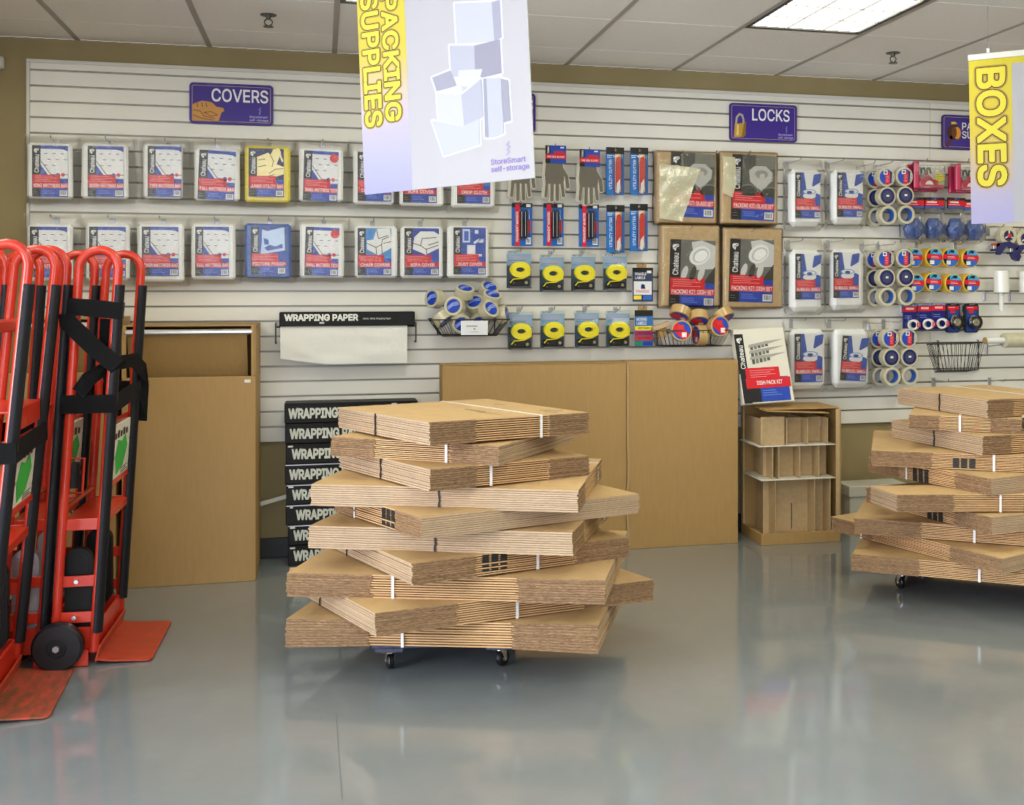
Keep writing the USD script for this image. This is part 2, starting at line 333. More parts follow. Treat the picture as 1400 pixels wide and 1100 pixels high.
# recessed fluorescent troffers
tro = None
for n, (i, j) in enumerate(LIGHTS):
    x0, x1, y1, y0 = xs[i] + .0125, xs[i + 1] - .0125, ys[j] - .004, ys[j + 2] + .004
    cx, cy, w, h = (x0 + x1) / 2, (y0 + y1) / 2, (x1 - x0) / 2, (y1 - y0) / 2
    near = abs(cx - 2.2) < .3 and j == 2
    lab = 'lit fluorescent ceiling panel over the right half of the display wall' if near else 'lit fluorescent ceiling panel in the ' + ['front', 'second', 'third', 'rear'][(j - 2) // 4] + ' row, ' + ['leftmost', 'left of the middle', 'right of the middle', 'next to the right end', 'rightmost', 'last'][sum(1 for a, b in LIGHTS if b == j and a <= i) - 1]
    if tro is None:
        t = thing('ceiling_light', lab, 'ceiling light', (cx, cy, ZC), group=None)
        part(t, 'frame', cat_([cb(-w, w, -h, -h + .022, -.004, .02, .002), cb(-w, w, h - .022, h, -.004, .02, .002), cb(-w, -w + .022, -h + .022, h - .022, -.004, .02, .002), cb(w - .022, w, -h + .022, h - .022, -.004, .02, .002)]), 'lens_black')
        for a in range(3):
            for b in range(6):
                ww, hh = 2 * (w - .022) / 3, 2 * (h - .022) / 6; gx, gy = -w + .022 + ww * a, -h + .022 + hh * b
                part(t, 'diffuser_panel', bx(gx + .0025, gx + ww - .0025, gy + .0025, gy + hh - .0025, .004, .008), 'diffuser')
        for a in range(1, 3): part(t, 'diffuser_rib', bx(-w + .022 + 2 * (w - .022) / 3 * a - .004, -w + .022 + 2 * (w - .022) / 3 * a + .004, -h + .022, h - .022, -.001, .004), 'ceiling_grid')
        for b in range(1, 6): part(t, 'diffuser_rib', bx(-w + .022, w - .022, -h + .022 + 2 * (h - .022) / 6 * b - .004, -h + .022 + 2 * (h - .022) / 6 * b + .004, -.0005, .0035), 'ceiling_grid')
        part(t, 'housing', bx(-w, w, -h, h, .03, .05), 'trim_white')
        tro = t
    else:
        copy(tro, lab, (cx, cy, ZC), group=None)
# sprinkler heads
def sprinkler(u, v, lab):
    d = ray(u, v); p = CAM + d * (ZC - H) / d[2]
    t = thing('sprinkler_head', lab, 'sprinkler', (p[0], p[1], ZC))
    part(t, 'flange', lathe([(0, -.004), (.034, -.004), (.036, -.001), (.036, 0), (0, 0)]), 'dark_brass', smooth=30)
    part(t, 'body', lathe([(0, -.022), (.008, -.022), (.011, -.012), (.012, -.004), (0, -.004)]), 'dark_brass', smooth=30)
    part(t, 'yoke', cat_([tube([(s * .008, 0, -.02), (s * .017, 0, -.030), (s * .015, 0, -.042), (s * .003, 0, -.050)], .003, 6) for s in (-1, 1)]), 'dark_brass', smooth=40)
    part(t, 'deflector', lathe([(0, -.056), (.022, -.055), (.022, -.052), (0, -.050)]), 'dark_brass', smooth=30)
sprinkler(367, 20, 'brass-grey sprinkler head above the covers sign')
sprinkler(1221, 72, 'brass-grey sprinkler head on the ceiling between the lit panel and the boxes banner')
p = W(0, 86); t = thing('wall_sensor', 'small white plastic box on the tan wall left of the slats', 'sensor', (p[0], .022, p[2]))
part(t, 'case', cb(-.09, .020, -.045, 0, -.03, .03, .006), 'trim_white'); part(t, 'cover', cb(-.08, .016, -.049, -.045, -.022, .022, .002), 'trim_white')

# ================================================================== hanging banners
WHITE, BLACK = (.78, .78, .78), (.012, .012, .014)
YEL, LIL = lin(246, 226, 40), lin(196, 190, 235)
def banner_frame(bl, br, height):
    ex = br - bl; w = np.linalg.norm(ex); ex /= w
    up = np.array([0, 0, 1.0]); up -= up @ ex * ex; up /= np.linalg.norm(up); n = np.cross(ex, up)   # n: away from or towards camera
    return bl, ex, up, n, w
def banner(name, lab, bl, br, height, draw, wires):
    o, ex, up, n, w = banner_frame(bl, br, height)
    X = np.eye(4); X[:3, 0] = ex; X[:3, 1] = -n; X[:3, 2] = up; X[:3, 3] = o     # local x right, y into the sign, z up
    t = thing(name, lab, 'sign', mat4=X)
    part(t, 'board', cb(0, w, 0, .006, 0, height, .001), 'white_card')
    P = Print(); draw(P, w, height, (o, ex, up, n)); P.put(t, 'printed_face', 'print_matte', (0, -.0008, 0))
    part(t, 'top_rail', cb(-.002, w + .002, -.005, .011, height - .004, height + .022, .002), 'trim_white')
    for fx in wires:
        hook = part(t, 'hanging_clip', cb(w * fx - .008, w * fx + .008, -.002, .008, height + .018, height + .045, .003), 'chrome')
        base = o + ex * w * fx + up * (height + .04); dz = ZC - base[2]
        top = base + np.array([.03, .05, dz]); loc = np.array([(top - o) @ ex, (top - o) @ -n, (top - o) @ up])
        part(t, 'hanging_wire', tube([(w * fx, .003, height + .04), tuple(loc)], .0012, 5), 'steel')
def grad_strip(P, x0, x1, h, stops, lay, n=24):
    for i in range(n):
        y0, y1 = h * i / n, h * (i + 1) / n
        cs = [[np.interp(y / h, [q[0] for q in stops], [q[1][k] for q in stops]) for k in range(3)] for y in (y0, y0, y1, y1)]
        P.tri([(x0, y0), (x1, y0), (x1, y1), (x0, y1)], [(0, 1, 2), (0, 2, 3)], np.array(cs), lay)
def fat_text(P, s, x, y, h, w, col, lay, grow=.055):
    g = text_poly(s).buffer(grow, 2, join_style=2); b = g.bounds; g = affinity.translate(g, -b[0], -b[1]); g = affinity.scale(g, w / (b[2] - b[0]), h / (b[3] - b[1]), origin=(0, 0)); P.poly(affinity.translate(g, x, y), col, lay)
def side_text(P, s, x, y, h, w, lay, grow):
    g = affinity.scale(text_poly(s), h, h, origin=(0, 0)); L = g.bounds[2]
    g = affinity.scale(g, w / L, 1, origin=(0, 0)); g = affinity.rotate(g, -90, origin=(0, 0)); g = affinity.translate(g, x, y)
    P.poly(g.buffer(grow * 1.5, 4), lin(150, 128, 62), lay); P.poly(g.buffer(grow * .8, 4), lin(70, 40, 30), lay + 1); P.poly(g.buffer(grow * .35, 4), lin(196, 184, 62), lay + 2)
def logo(P, x, y, s, col, lay):
    P.text('StoreSmart', x, y + .020 * s, .014 * s, col, lay, w=.105 * s); P.text('self-storage', x, y, .014 * s, col, lay, w=.115 * s)
    pts = [(.058, .078), (.050, .069), (.059, .064), (.050, .056), (.058, .050), (.048, .042)]
    P.poly(LineString([(x + a * s, y + b * s) for a, b in pts]).buffer(.0016 * s), lin(140, 136, 172), lay)
PALE = lin(160, 157, 161)
def draw_packing(P, w, h, fr):
    o, ex, up, n = fr
    def L(zx, zy):
        u, v = 350 + zx / 4, zy / 4; d = ray(u, v); k = ((o - CAM) @ n) / (d @ n); q = CAM + d * k - o; return (q @ ex, q @ up)
    P.rect(0, 0, w, h, PALE, 0)
    grad_strip(P, 0, .166, h, [(0, lin(142, 139, 186)), (.14, lin(152, 150, 186)), (.33, lin(170, 158, 168)), (.55, lin(182, 164, 60)), (1, lin(186, 172, 48))], 1)
    side_text(P, 'PACKING', .088, .585, .050, .375, 2, .0045); side_text(P, 'SUPPLIES', .016, .60, .055, .40, 2, .0045)
    A = [([(1088, 20), (1290, 12), (1305, 228), (1100, 240)], (214, 214, 228)), ([(1290, 12), (1335, 0), (1345, 205), (1305, 228)], (182, 180, 198)), ([(1060, 250), (1195, 250), (1200, 420), (1070, 420)], (200, 200, 215)),
         ([(1195, 250), (1335, 215), (1345, 400), (1240, 425), (1200, 410)], (168, 165, 184)), ([(965, 425), (1065, 385), (1100, 470), (990, 500)], (178, 176, 194)), ([(1110, 385), (1240, 378), (1215, 470), (1105, 455)], (226, 226, 238)),
         ([(990, 510), (1125, 520), (1140, 690), (1000, 660)], (220, 220, 234)), ([(1125, 520), (1235, 430), (1245, 640), (1140, 690)], (196, 196, 212)), ([(965, 660), (1130, 692), (1222, 650), (1225, 790), (1030, 850)], (212, 213, 230)),
         ([(1005, 500), (1110, 465), (1125, 515), (990, 508)], (236, 236, 246)), ([(1245, 430), (1340, 425), (1357, 730), (1300, 752), (1255, 750)], (206, 206, 220)), ([(1245, 430), (1262, 430), (1275, 752), (1255, 750)], (170, 170, 188)), ([(1340, 430), (1380, 440), (1395, 660), (1357, 670)], (172, 170, 188))]
    gs = [Polygon([L(*q) for q in a]) for a, c in A]
    P.poly(unary_union([g.buffer(.006) for g in gs]), lin(186, 186, 196), 1)
    for k, (g, (a, c)) in enumerate(zip(gs, A)): P.poly(g, lin(*[q * .77 for q in c]), 2 + k * .25)
    logo(P, w - .135, .028, 1.05, lin(118, 100, 160), 3)
bl, br = At(499, 266, 3.25), At(731, 243, 3.03)
banner('packing_banner', 'hanging yellow and lilac sign reading packing supplies with a pile of pale boxes', bl, br, .74, draw_packing, (.2, .8))
def draw_boxes(P, w, h, fr):
    P.rect(0, 0, w, h, lin(158, 157, 163), 0)
    grad_strip(P, 0, .170, h, [(0, lin(150, 147, 186)), (.16, lin(158, 152, 180)), (.34, lin(172, 154, 138)), (.55, lin(184, 164, 60)), (1, lin(186, 172, 48))], 1)
    P.rect(.17, h - .03, w, h, lin(186, 172, 48), 1)
    side_text(P, 'BOXES', .035, h - .042, .105, .50, 2, .008)
    P.poly(rrect(.22, .08, w - .05, h - .15, .03), lin(162, 162, 174), 1); P.poly(rrect(.26, .14, w - .09, .36, .004), lin(145, 145, 158), 2)
banner('boxes_banner', 'hanging yellow sign reading boxes at the right edge', At(1328, 306, 4.62), At(1328 + 157, 300, 4.44), .70, draw_boxes, (.18, .82))

# ================================================================== purple category signs on the slatted wall
PUR = lin(62, 42, 138)
def sign(u0, v0, u1, v1, lab, draw):
    a, b = W(u0, v1, .012), W(u1, v0, .012); w, h = b[0] - a[0], (W((u0 + u1) / 2, v0, .012) - W((u0 + u1) / 2, v1, .012))[2]
    zb = (a[2] + W(u1, v1 + .028 * (u1 - u0), .012)[2]) / 2
    t = thing('category_sign', lab, 'sign', (a[0], 0, zb))
    part(t, 'plate', prism(rrect(0, 0, w, h, .018), -.012, -.004), 'black_card')
    part(t, 'mounting_clip', cat_([cb(w * q - .01, w * q + .01, -.004, 0, h * .4, h * .6, .001) for q in (.2, .8)]), 'grey_metal')
    P = Print(); P.poly(rrect(0, 0, w, h, .018), PUR, 0); o = rrect(.012, .012, w - .012, h - .012, .01); P.poly(o.difference(o.buffer(-.0025)), lin(190, 160, 110), 1)
    draw(P, w, h); P.put(t, 'printed_face', 'print_gloss', (0, -.0125, 0))
def small_logo(P, w, h):
    P.text('StoreSmart', w - .115, .036, .011, lin(170, 165, 220), 2, w=.088); P.text('self-storage', w - .115, .020, .011, lin(170, 165, 220), 2, w=.092)
    P.poly(LineString([(w - .06, .088), (w - .068, .078), (w - .06, .070), (w - .068, .060), (w - .062, .055)]).buffer(.0016), lin(150, 145, 205), 2)
def d_covers(P, w, h):
    P.text('COVERS', w * .26, h * .56, h * .30, (.8, .8, .8), 2, w=w * .68); small_logo(P, w, h)
    br, dk = lin(196, 140, 70), lin(60, 36, 20)
    q_ = lambda g: affinity.scale(g, .84, .76, origin=(.012, .012))
    P.poly(q_(Polygon([(.012, .012), (.16, .022), (.175, .075), (.19, .085), (.185, .10), (.15, .105), (.12, .135), (.07, .142), (.03, .125), (.012, .11)]).buffer(.004).intersection(sbox(.012, .012, w, h))), br, 2)
    for q in ([(.04, .128), (.045, .105)], [(.066, .132), (.070, .108)], [(.09, .130), (.096, .106)], [(.02, .085), (.06, .075), (.08, .045), (.14, .03)], [(.08, .07), (.12, .075), (.155, .055), (.12, .045), (.08, .07)], [(.02, .05), (.07, .03), (.13, .02)]):
        P.poly(q_(LineString(q).buffer(.0018)), dk, 3)
sign(259, 113, 373.5, 168.5, 'purple sign reading covers with a folded brown blanket', d_covers)
sign(618, 124, 732, 178, 'purple sign mostly hidden behind the hanging packing supplies banner', lambda P, w, h: (P.text('S', w - .062, h * .56, h * .30, (.8, .8, .8), 2), small_logo(P, w, h)))
def d_locks(P, w, h):
    P.text('LOCKS', w * .33, h * .56, h * .30, (.8, .8, .8), 2, w=w * .56); small_logo(P, w, h)
    P.poly(Polygon([(.025, .018), (.085, .022), (.09, .10), (.03, .094)]), lin(190, 150, 60), 2); P.poly(Polygon([(.07, .02), (.095, .03), (.098, .11), (.085, .10)]), lin(140, 104, 40), 3)
    P.poly(Polygon([(.04, .03), (.052, .03), (.055, .09), (.043, .09)]), lin(228, 200, 120), 3)
    P.poly(LineString([(.038, .095), (.042, .13), (.058, .148), (.074, .143), (.082, .12), (.082, .10)]).buffer(.006), lin(170, 165, 150), 3)
sign(997.5, 141, 1089.5, 192, 'purple sign reading locks with a brass padlock', d_locks)
def d_pack(P, w, h):
    P.text('PACKING', w * .32, h * .58, h * .2, (.8, .8, .8), 2, w=w * .6); P.text('SUPPLIES', w * .32, h * .33, h * .2, (.8, .8, .8), 2, w=w * .62); small_logo(P, w, h)
    P.poly(Point(.075, .10).buffer(.045), lin(70, 34, 24), 2); P.poly(affinity.scale(Point(.098, .095).buffer(.036), .7, 1), lin(222, 150, 50), 3); P.poly(affinity.scale(Point(.078, .098).buffer(.034), .5, 1), lin(110, 56, 28), 4)
    P.poly(LineString([(.06, .07), (.035, .02)]).buffer(.010).intersection(sbox(.012, .012, w, h)), lin(90, 40, 26), 2); P.poly(Polygon([(.06, .145), (.10, .15), (.085, .162), (.06, .16)]), lin(230, 190, 60), 3)
sign(1288, 157, 1372, 203.5, 'purple sign reading packing supplies with a tape dispenser, partly behind the boxes banner', d_pack)

# ================================================================== steel hooks, and the goods that hang on them
hook0 = {}
def hook(u, v, y, what, r=.0028):
    """the tip of a peg seen at pixel (u, v), y metres from the wall"""
    p = W(u, v, y); L = round(y / .02) * .02
    lab = ' '.join(('steel peg hook ' + what).split()[:16]).rstrip(',')
    if L in hook0: return copy(hook0[L], lab, (p[0], 0, p[2] - .012))
    t = thing('peg_hook', lab, 'hook', (p[0], 0, p[2] - .012))
    part(t, 'back_plate', cb(-.012, .012, -.004, .002, -.045, .012, .0012), 'grey_metal')
    part(t, 'peg', tube([(0, -.003, 0), (0, -L + .02, .001), (0, -L + .006, .006), (0, -L, .016)], r, 6), 'chrome', smooth=40)
    hook0[L] = t; return t
def slab(x0, x1, y0, y1, z0, z1, r, seed, amp=.003, nx=7, nz=8):
    """a soft folded pad: rounded edges, slightly uneven faces"""
    m = cb(x0, x1, y0, y1, z0, z1, r); m = m.subdivide_to_size(max(x1 - x0, z1 - z0) / 5, 20)
    m = trimesh.Trimesh(m.vertices, m.faces, process=True); v = m.vertices.copy(); n = (meshkit.noise(v * 14 + seed * 7.3, seed) - .5) * 2
    c = np.array([(x0 + x1) / 2, (y0 + y1) / 2, (z0 + z1) / 2]); d = v - c; d /= np.array([(x1 - x0), (y1 - y0) * .35, (z1 - z0)]); d /= np.linalg.norm(d, axis=1, keepdims=True) + 1e-9
    m.vertices = v + d * (n * amp)[:, None]; return m
def sleeve(x0, x1, yb, yf, z0, z1, ix0, ix1, iz0, iz1, seed, nx=13, nz=15, wr=.005):
    """a clear plastic bag round a pad (ix, iz): two sheets that meet along the seams"""
    xs_ = np.unique(np.r_[np.linspace(x0, x1, nx), ix0, ix1]); zs_ = np.unique(np.r_[np.linspace(z0, z1, nz), iz0, iz1])
    X, Z = np.meshgrid(xs_, zs_)
    def ramp(a, lo, ilo, ihi, hi): return np.clip(np.minimum((a - lo) / max(ilo - lo, 1e-4), (hi - a) / max(hi - ihi, 1e-4)), 0, 1)
    k = np.sqrt(np.minimum(ramp(X, x0, ix0 + .004, ix1 - .004, x1), ramp(Z, z0, iz0 + .004, iz1 - .004, z1)))
    ns = meshkit.noise(np.stack([X * 26, Z * 26, X * 0 + seed], -1), seed) - .5; ns2 = meshkit.noise(np.stack([X * 60 + Z * 20, Z * 9, X * 0 + seed + 9], -1), seed) - .5
    inside = (X > ix0 - .004) & (X < ix1 + .004) & (Z > iz0 - .004) & (Z < iz1 + .004)
    edge = (X <= x0 + 1e-6) | (X >= x1 - 1e-6) | (Z <= z0 + 1e-6) | (Z >= z1 - 1e-6)
    front = yb - .012 - (yb - .012 - yf) * k - np.abs(ns) * wr * np.where(inside, .5, 1.6) - np.abs(ns2) * wr * .6 * np.where(inside, .3, 1)
    front = np.where(inside, np.minimum(front, yf), front); back = np.full_like(front, yb) - ns * .004
    back = np.where(edge, front + .0012, back)
    Xw = X + np.where(edge, ns2 * .010, 0); Zw = Z + np.where(edge, ns * .010, 0)
    h, w = X.shape; idx = np.arange(h * w).reshape(h, w)
    q = np.stack([idx[:-1, :-1], idx[:-1, 1:], idx[1:, 1:], idx[1:, :-1]], -1).reshape(-1, 4)
    V = np.vstack([np.c_[Xw.ravel(), front.ravel(), Zw.ravel()], np.c_[Xw.ravel(), back.ravel(), Zw.ravel()]])
    Fq = np.vstack([q, q[:, ::-1] + h * w]); return trimesh.Trimesh(V, np.vstack([Fq[:, [0, 1, 2]], Fq[:, [0, 2, 3]]]), process=False)
RED, BLU, NAV, GRN = lin(206, 28, 44), lin(36, 70, 172), lin(24, 36, 96), lin(40, 140, 60)
def barcode(P, x, y, w, h, lay):
    P.rect(x, y, x + w, y + h, (.75, .75, .75), lay); r = np.random.default_rng(3); q = x + w * .12
    while q < x + w * .86: b = w * r.uniform(.02, .07); P.rect(q, y + h * .18, q + b, y + h * .9, (.03, .03, .03), lay + 1); q += b + w * r.uniform(.03, .07)
def crest_strip(P, w, h, x1, y0, lay=2, word=True):
    """black strip with a white crest and a name reading upwards"""
    P.rect(0, y0, x1, h, BLACK, lay - 1)
    cx, cy, r = x1 * .52, h - x1 * .62, x1 * .3
    P.poly(unary_union([Point(cx - r * .35, cy).buffer(r * .7, 3), Point(cx + r * .5, cy + r * .3).buffer(r * .5, 3), Polygon([(cx - r, cy - r * .6), (cx, cy - r * 1.4), (cx + r * .3, cy)])]), (.8, .8, .8), lay)
    P.poly(LineString([(cx - r * .5, cy - r * .5), (cx + r * .7, cy + r * .5)]).buffer(r * .1), BLACK, lay + 1)
    yb = max(h - x1 * 3.7, h * .47); P.text('Chateau', x1 * .80, yb, x1 * .52, (.8, .8, .8), lay, w=h - x1 * 1.2 - yb, rot=90)
def ink(P, pts, r, lay, col=(.03, .03, .05)): P.poly(LineString(pts).buffer(r, 2), col, lay)
def art_mattress(P, x0, y0, x1, y1, big=False):
    w, h = x1 - x0, y1 - y0
    P.rect(x0, y0, x1, y1, BLU, 1); P.poly([(x0, y0 + h * .42), (x0 + w * .36, y0), (x1, y0), (x1, y1 - h * .17), (x1 - w * .12, y1 - h * .12), (x1 - w * .3, y1 - h * .1), (x0, y1 - h * .1)], (.76, .76, .77), 2)
    for r in range(3):
        for c in range(3 if r < 2 else 2): ink(P, [(x0 + w * (.14 + .3 * c + .12 * (r % 2)), y1 - h * (.24 + .18 * r)), (x0 + w * (.24 + .3 * c + .12 * (r % 2)), y1 - h * (.24 + .18 * r))], w * .012, 3, NAV)
    ink(P, [(x0 + w * .02, y0 + h * .52), (x0 + w * .38, y0 + h * .12), (x1, y0 + h * .12)], w * .012, 3)
    for c in (.64, .82): P.poly(Point(x0 + w * c, y0 + h * .12).buffer(w * .07), RED if c > .7 else lin(120, 60, 150), 4)
    if big: P.poly(Point(x1 - w * .16, y1 - h * .2).buffer(w * .17), RED, 4)
def art_utility(P, x0, y0, x1, y1):
    w, h = x1 - x0, y1 - y0; cr = lin(244, 232, 176); P.rect(x0, y0, x1, y1, NAV, 1)
    P.poly(Polygon([(x0, y0 + h * .1), (x0 + w * .4, y0), (x1, y0 + h * .18), (x1, y0 + h * .42), (x0 + w * .74, y0 + h * .5), (x0 + w * .9, y1 - h * .12), (x0 + w * .84, y1), (x0 + w * .6, y1 - h * .02), (x0 + w * .5, y1 - h * .2), (x0 + w * .42, y1 - h * .13), (x0, y1 - h * .28)]), cr, 2)
    for q in ([(.5, .78), (.62, .6), (.56, .42)], [(.05, .62), (.3, .66)], [(.05, .4), (.34, .46)], [(.46, .2), (.7, .34), (.98, .36)], [(.4, .1), (.62, .16)]): ink(P, [(x0 + w * a, y0 + h * b) for a, b in q], w * .012, 3)
    ink(P, [(x0 + w * .78, y1), (x0 + w * .95, y1 - h * .4)], w * .035, 3, cr)
def art_picture(P, x0, y0, x1, y1):
    w, h = x1 - x0, y1 - y0; P.rect(x0, y0, x1, y1, BLU, 1); c = lin(196, 214, 240)
    P.poly([(x0 + w * .1, y1 - h * .1), (x0 + w * .3, y1 - h * .16), (x0 + w * .95, y1 - h * .02), (x0 + w * .98, y0 + h * .22), (x0 + w * .3, y0 + h * .12), (x0 + w * .04, y0 + h * .04), (x0 + w * .1, y0 + h * .5)], c, 2)
    P.poly([(x0 + w * .2, y0 + h * .3), (x0 + w * .4, y0 + h * .4), (x0 + w * .6, y0 + h * .34), (x0 + w * .86, y0 + h * .44), (x0 + w * .88, y0 + h * .3), (x0 + w * .3, y0 + h * .2)], lin(40, 70, 160), 3)
    P.poly([(x0 + w * .16, y0 + h * .62), (x0 + w * .34, y0 + h * .56), (x0 + w * .36, y0 + h * .4), (x0 + w * .2, y0 + h * .4)], lin(60, 90, 180), 3); ink(P, [(x0 + w * .1, y1 - h * .1), (x0 + w * .95, y1 - h * .02), (x0 + w * .98, y0 + h * .22)], w * .012, 4)
def art_chair(P, x0, y0, x1, y1):
    w, h = x1 - x0, y1 - y0; P.rect(x0, y0, x1, y1, lin(70, 140, 205), 1); c = (.76, .76, .74)
    P.poly([(x0 + w * .05, y0 + h * .3), (x0 + w * .5, y0 + h * .1), (x1, y0 + h * .35), (x1, y0 + h * .6), (x0 + w * .95, y1), (x0 + w * .42, y1 - h * .02), (x0 + w * .3, y0 + h * .62), (x0 + w * .05, y0 + h * .6)], c, 2)
    for q in ([(.05, .5), (.4, .36), (.62, .46), (.64, .62), (.9, .72)], [(.4, .36), (.42, .14)], [(.62, .46), (.64, .16)], [(.42, .96), (.5, .66), (.86, .76)], [(.7, .5), (.98, .56)]): ink(P, [(x0 + w * a, y0 + h * b) for a, b in q], w * .014, 3)
def art_sofa(P, x0, y0, x1, y1):
    w, h = x1 - x0, y1 - y0; P.rect(x0, y0, x1, y1, lin(40, 64, 168), 1); c = (.76, .76, .74)
    P.poly([(x0, y0 + h * .3), (x0 + w * .5, y0 + h * .12), (x1, y0 + h * .34), (x1, y1 - h * .2), (x0 + w * .8, y1 - h * .1), (x0 + w * .3, y1 - h * .1), (x0 + w * .06, y1 - h * .3)], c, 2)
    for q in ([(.02, .5), (.3, .42), (.52, .3), (.54, .14)], [(.3, .42), (.36, .66), (.9, .7)], [(.52, .3), (.98, .44)], [(.6, .44), (.98, .55)]): ink(P, [(x0 + w * a, y0 + h * b) for a, b in q], w * .014, 3)
def art_dust(P, x0, y0, x1, y1):
    w, h = x1 - x0, y1 - y0; P.rect(x0, y0, x1, y1, lin(44, 76, 170), 1)
    for a, b, c, d, s in ((.06, .5, .36, .95, (.6, .68, .8)), (.24, .1, .58, .42, (.72, .72, .72)), (.55, .8, .7, .92, (.7, .72, .78)), (.72, .5, .9, .62, (.7, .72, .78)), (.55, .04, .84, .12, (.74, .74, .74))):
        P.rect(x0 + w * a, y0 + h * b, x0 + w * c, y0 + h * d, s, 2)
    P.rect(x0 + w * .12, y0 + h * .56, x0 + w * .3, y0 + h * .88, lin(60, 100, 190), 3); P.rect(x0 + w * .29, y0 + h * .16, x0 + w * .53, y0 + h * .37, (.8, .8, .8), 3); P.poly(LineString([(x0 + w * .55, y0 + h * .5), (x0 + w * .74, y0 + h * .6)]).buffer(w * .05), (.7, .72, .78), 2)
def art_drop(P, x0, y0, x1, y1): P.rect(x0, y0, x1, y1, lin(60, 120, 190), 1); P.poly([(x0, y0), (x1, y0 + .3 * (y1 - y0)), (x1 - .2 * (x1 - x0), y1), (x0, y1 - .3 * (y1 - y0))], (.75, .75, .75), 2)
def art_bubble(P, x0, y0, x1, y1):
    w, h = x1 - x0, y1 - y0; P.rect(x0, y0, x1, y1, (.76, .76, .76), 1); b = lin(36, 78, 172)
    P.poly([(x0, y0), (x0 + w * .5, y0), (x0 + w * .3, y0 + h * .3), (x0 + w * .14, y1), (x0, y1)], b, 2); P.poly([(x0 + w * .5, y0), (x1, y0), (x1, y0 + h * .24), (x0 + w * .8, y0 + h * .3)], b, 2)
    P.poly(Polygon([(x0 + w * .62, y0 + h * .56), (x0 + w * .95, y0 + h * .7), (x1, y1 - h * .06), (x0 + w * .7, y1 - h * .1)]).buffer(w * .05), b, 3)
    P.poly(affinity.scale(Point(x0 + w * .42, y0 + h * .2).buffer(w * .34), 1, .42), (.76, .76, .76), 3); P.poly(affinity.scale(Point(x0 + w * .42, y0 + h * .34).buffer(w * .36), 1, .35), lin(120, 150, 200), 4); P.poly(affinity.scale(Point(x0 + w * .42, y0 + h * .34).buffer(w * .3), 1, .3), (.78, .78, .78), 5); P.poly(affinity.scale(Point(x0 + w * .42, y0 + h * .32).buffer(w * .14), 1, .5), lin(40, 70, 150), 6)
def label(w, h, title, art, badge=False, mono=False):
    """the printed insert shared by the goods: black crest strip, picture, red title block, blue foot with a bar code"""
    P = Print(); x1 = w * .235; P.rect(0, 0, w, h, lin(20, 20, 24), 0)
    art(P, x1, h * .36, w, h, *((True,) if badge else ()))
    P.rect(x1, 0, w, h * .155, BLU, 1); P.rect(x1, h * .155, w, h * .36, BLU, 1)
    crest_strip(P, w, h, x1, h * .155)
    P.rect(w * .02, h * .17, w, h * .27, RED, 4); P.rect(w * .02, h * .27, w * .78, h * .43, RED, 4)
    P.lines(w * .08, h * .395, w * .7, 4, h * .032, h * .010, lin(235, 150, 150), 5, 1)
    P.text(title, w * .52, h * .192, h * .060, (.85, .85, .85), 5, w=min(w * .93, .062 * h * len(title) * .82), center=True)
    P.rect(w * .06, h * .178, w * .94, h * .184, lin(235, 170, 170), 5)
    P.lines(w * .28, h * .12, w * .66, 3, h * .03, h * .010, lin(110, 140, 215), 2, 2); P.lines(w * .03, h * .1, w * .2, 2, h * .04, h * .008, (.2, .2, .2), 2, 3)
    barcode(P, w * .77, h * .02, w * .21, h * .11, 2)
    return P
def pad_bag(lb, cbx, hk, fill, title, art, lab, badge=False, tilt=0.0, seed=0, hook_what=''):
    yf = .085; thk = .045
    a, b = W(cbx[0], cbx[3], .06), W(cbx[2], cbx[1], .06); cx, zb = (a[0] + b[0]) / 2, (W((cbx[0] + cbx[2]) / 2, cbx[3], .06))[2]; zt = W((cbx[0] + cbx[2]) / 2, cbx[1], .06)[2]
    w, h = b[0] - a[0], zt - zb
    l0, l1 = W(lb[0], (lb[1] + lb[3]) / 2, yf), W(lb[2], (lb[1] + lb[3]) / 2, yf); lz0, lz1 = W((lb[0] + lb[2]) / 2, lb[3], yf)[2], W((lb[0] + lb[2]) / 2, lb[1], yf)[2]
    t = thing('packaged_cover', lab, 'packaged cover', (cx, 0, zb))
    part(t, 'folded_cover', slab(-w / 2, w / 2, -yf + .004, -yf + thk, 0, h, .012, seed), fill, smooth=50)
    P = label(l1[0] - l0[0], lz1 - lz0, title, art, badge)
    X = trimesh.transformations.rotation_matrix(-tilt, (0, 1, 0)); X[:3, 3] = (l0[0] - cx, -yf - .002, lz0 - zb); P.put(t, 'label_card', 'print_gloss', xf=X)
    hz = W(hk[0], hk[1], .13)[2] - zb
    part(t, 'clear_bag', sleeve(-w / 2 - .028, w / 2 + .028, -.02, -yf - .006, -.020, max(hz + .012, h + .035), -w / 2, w / 2, 0, h, seed), 'film', smooth=True)
    hook(hk[0], hk[1], .14, hook_what)
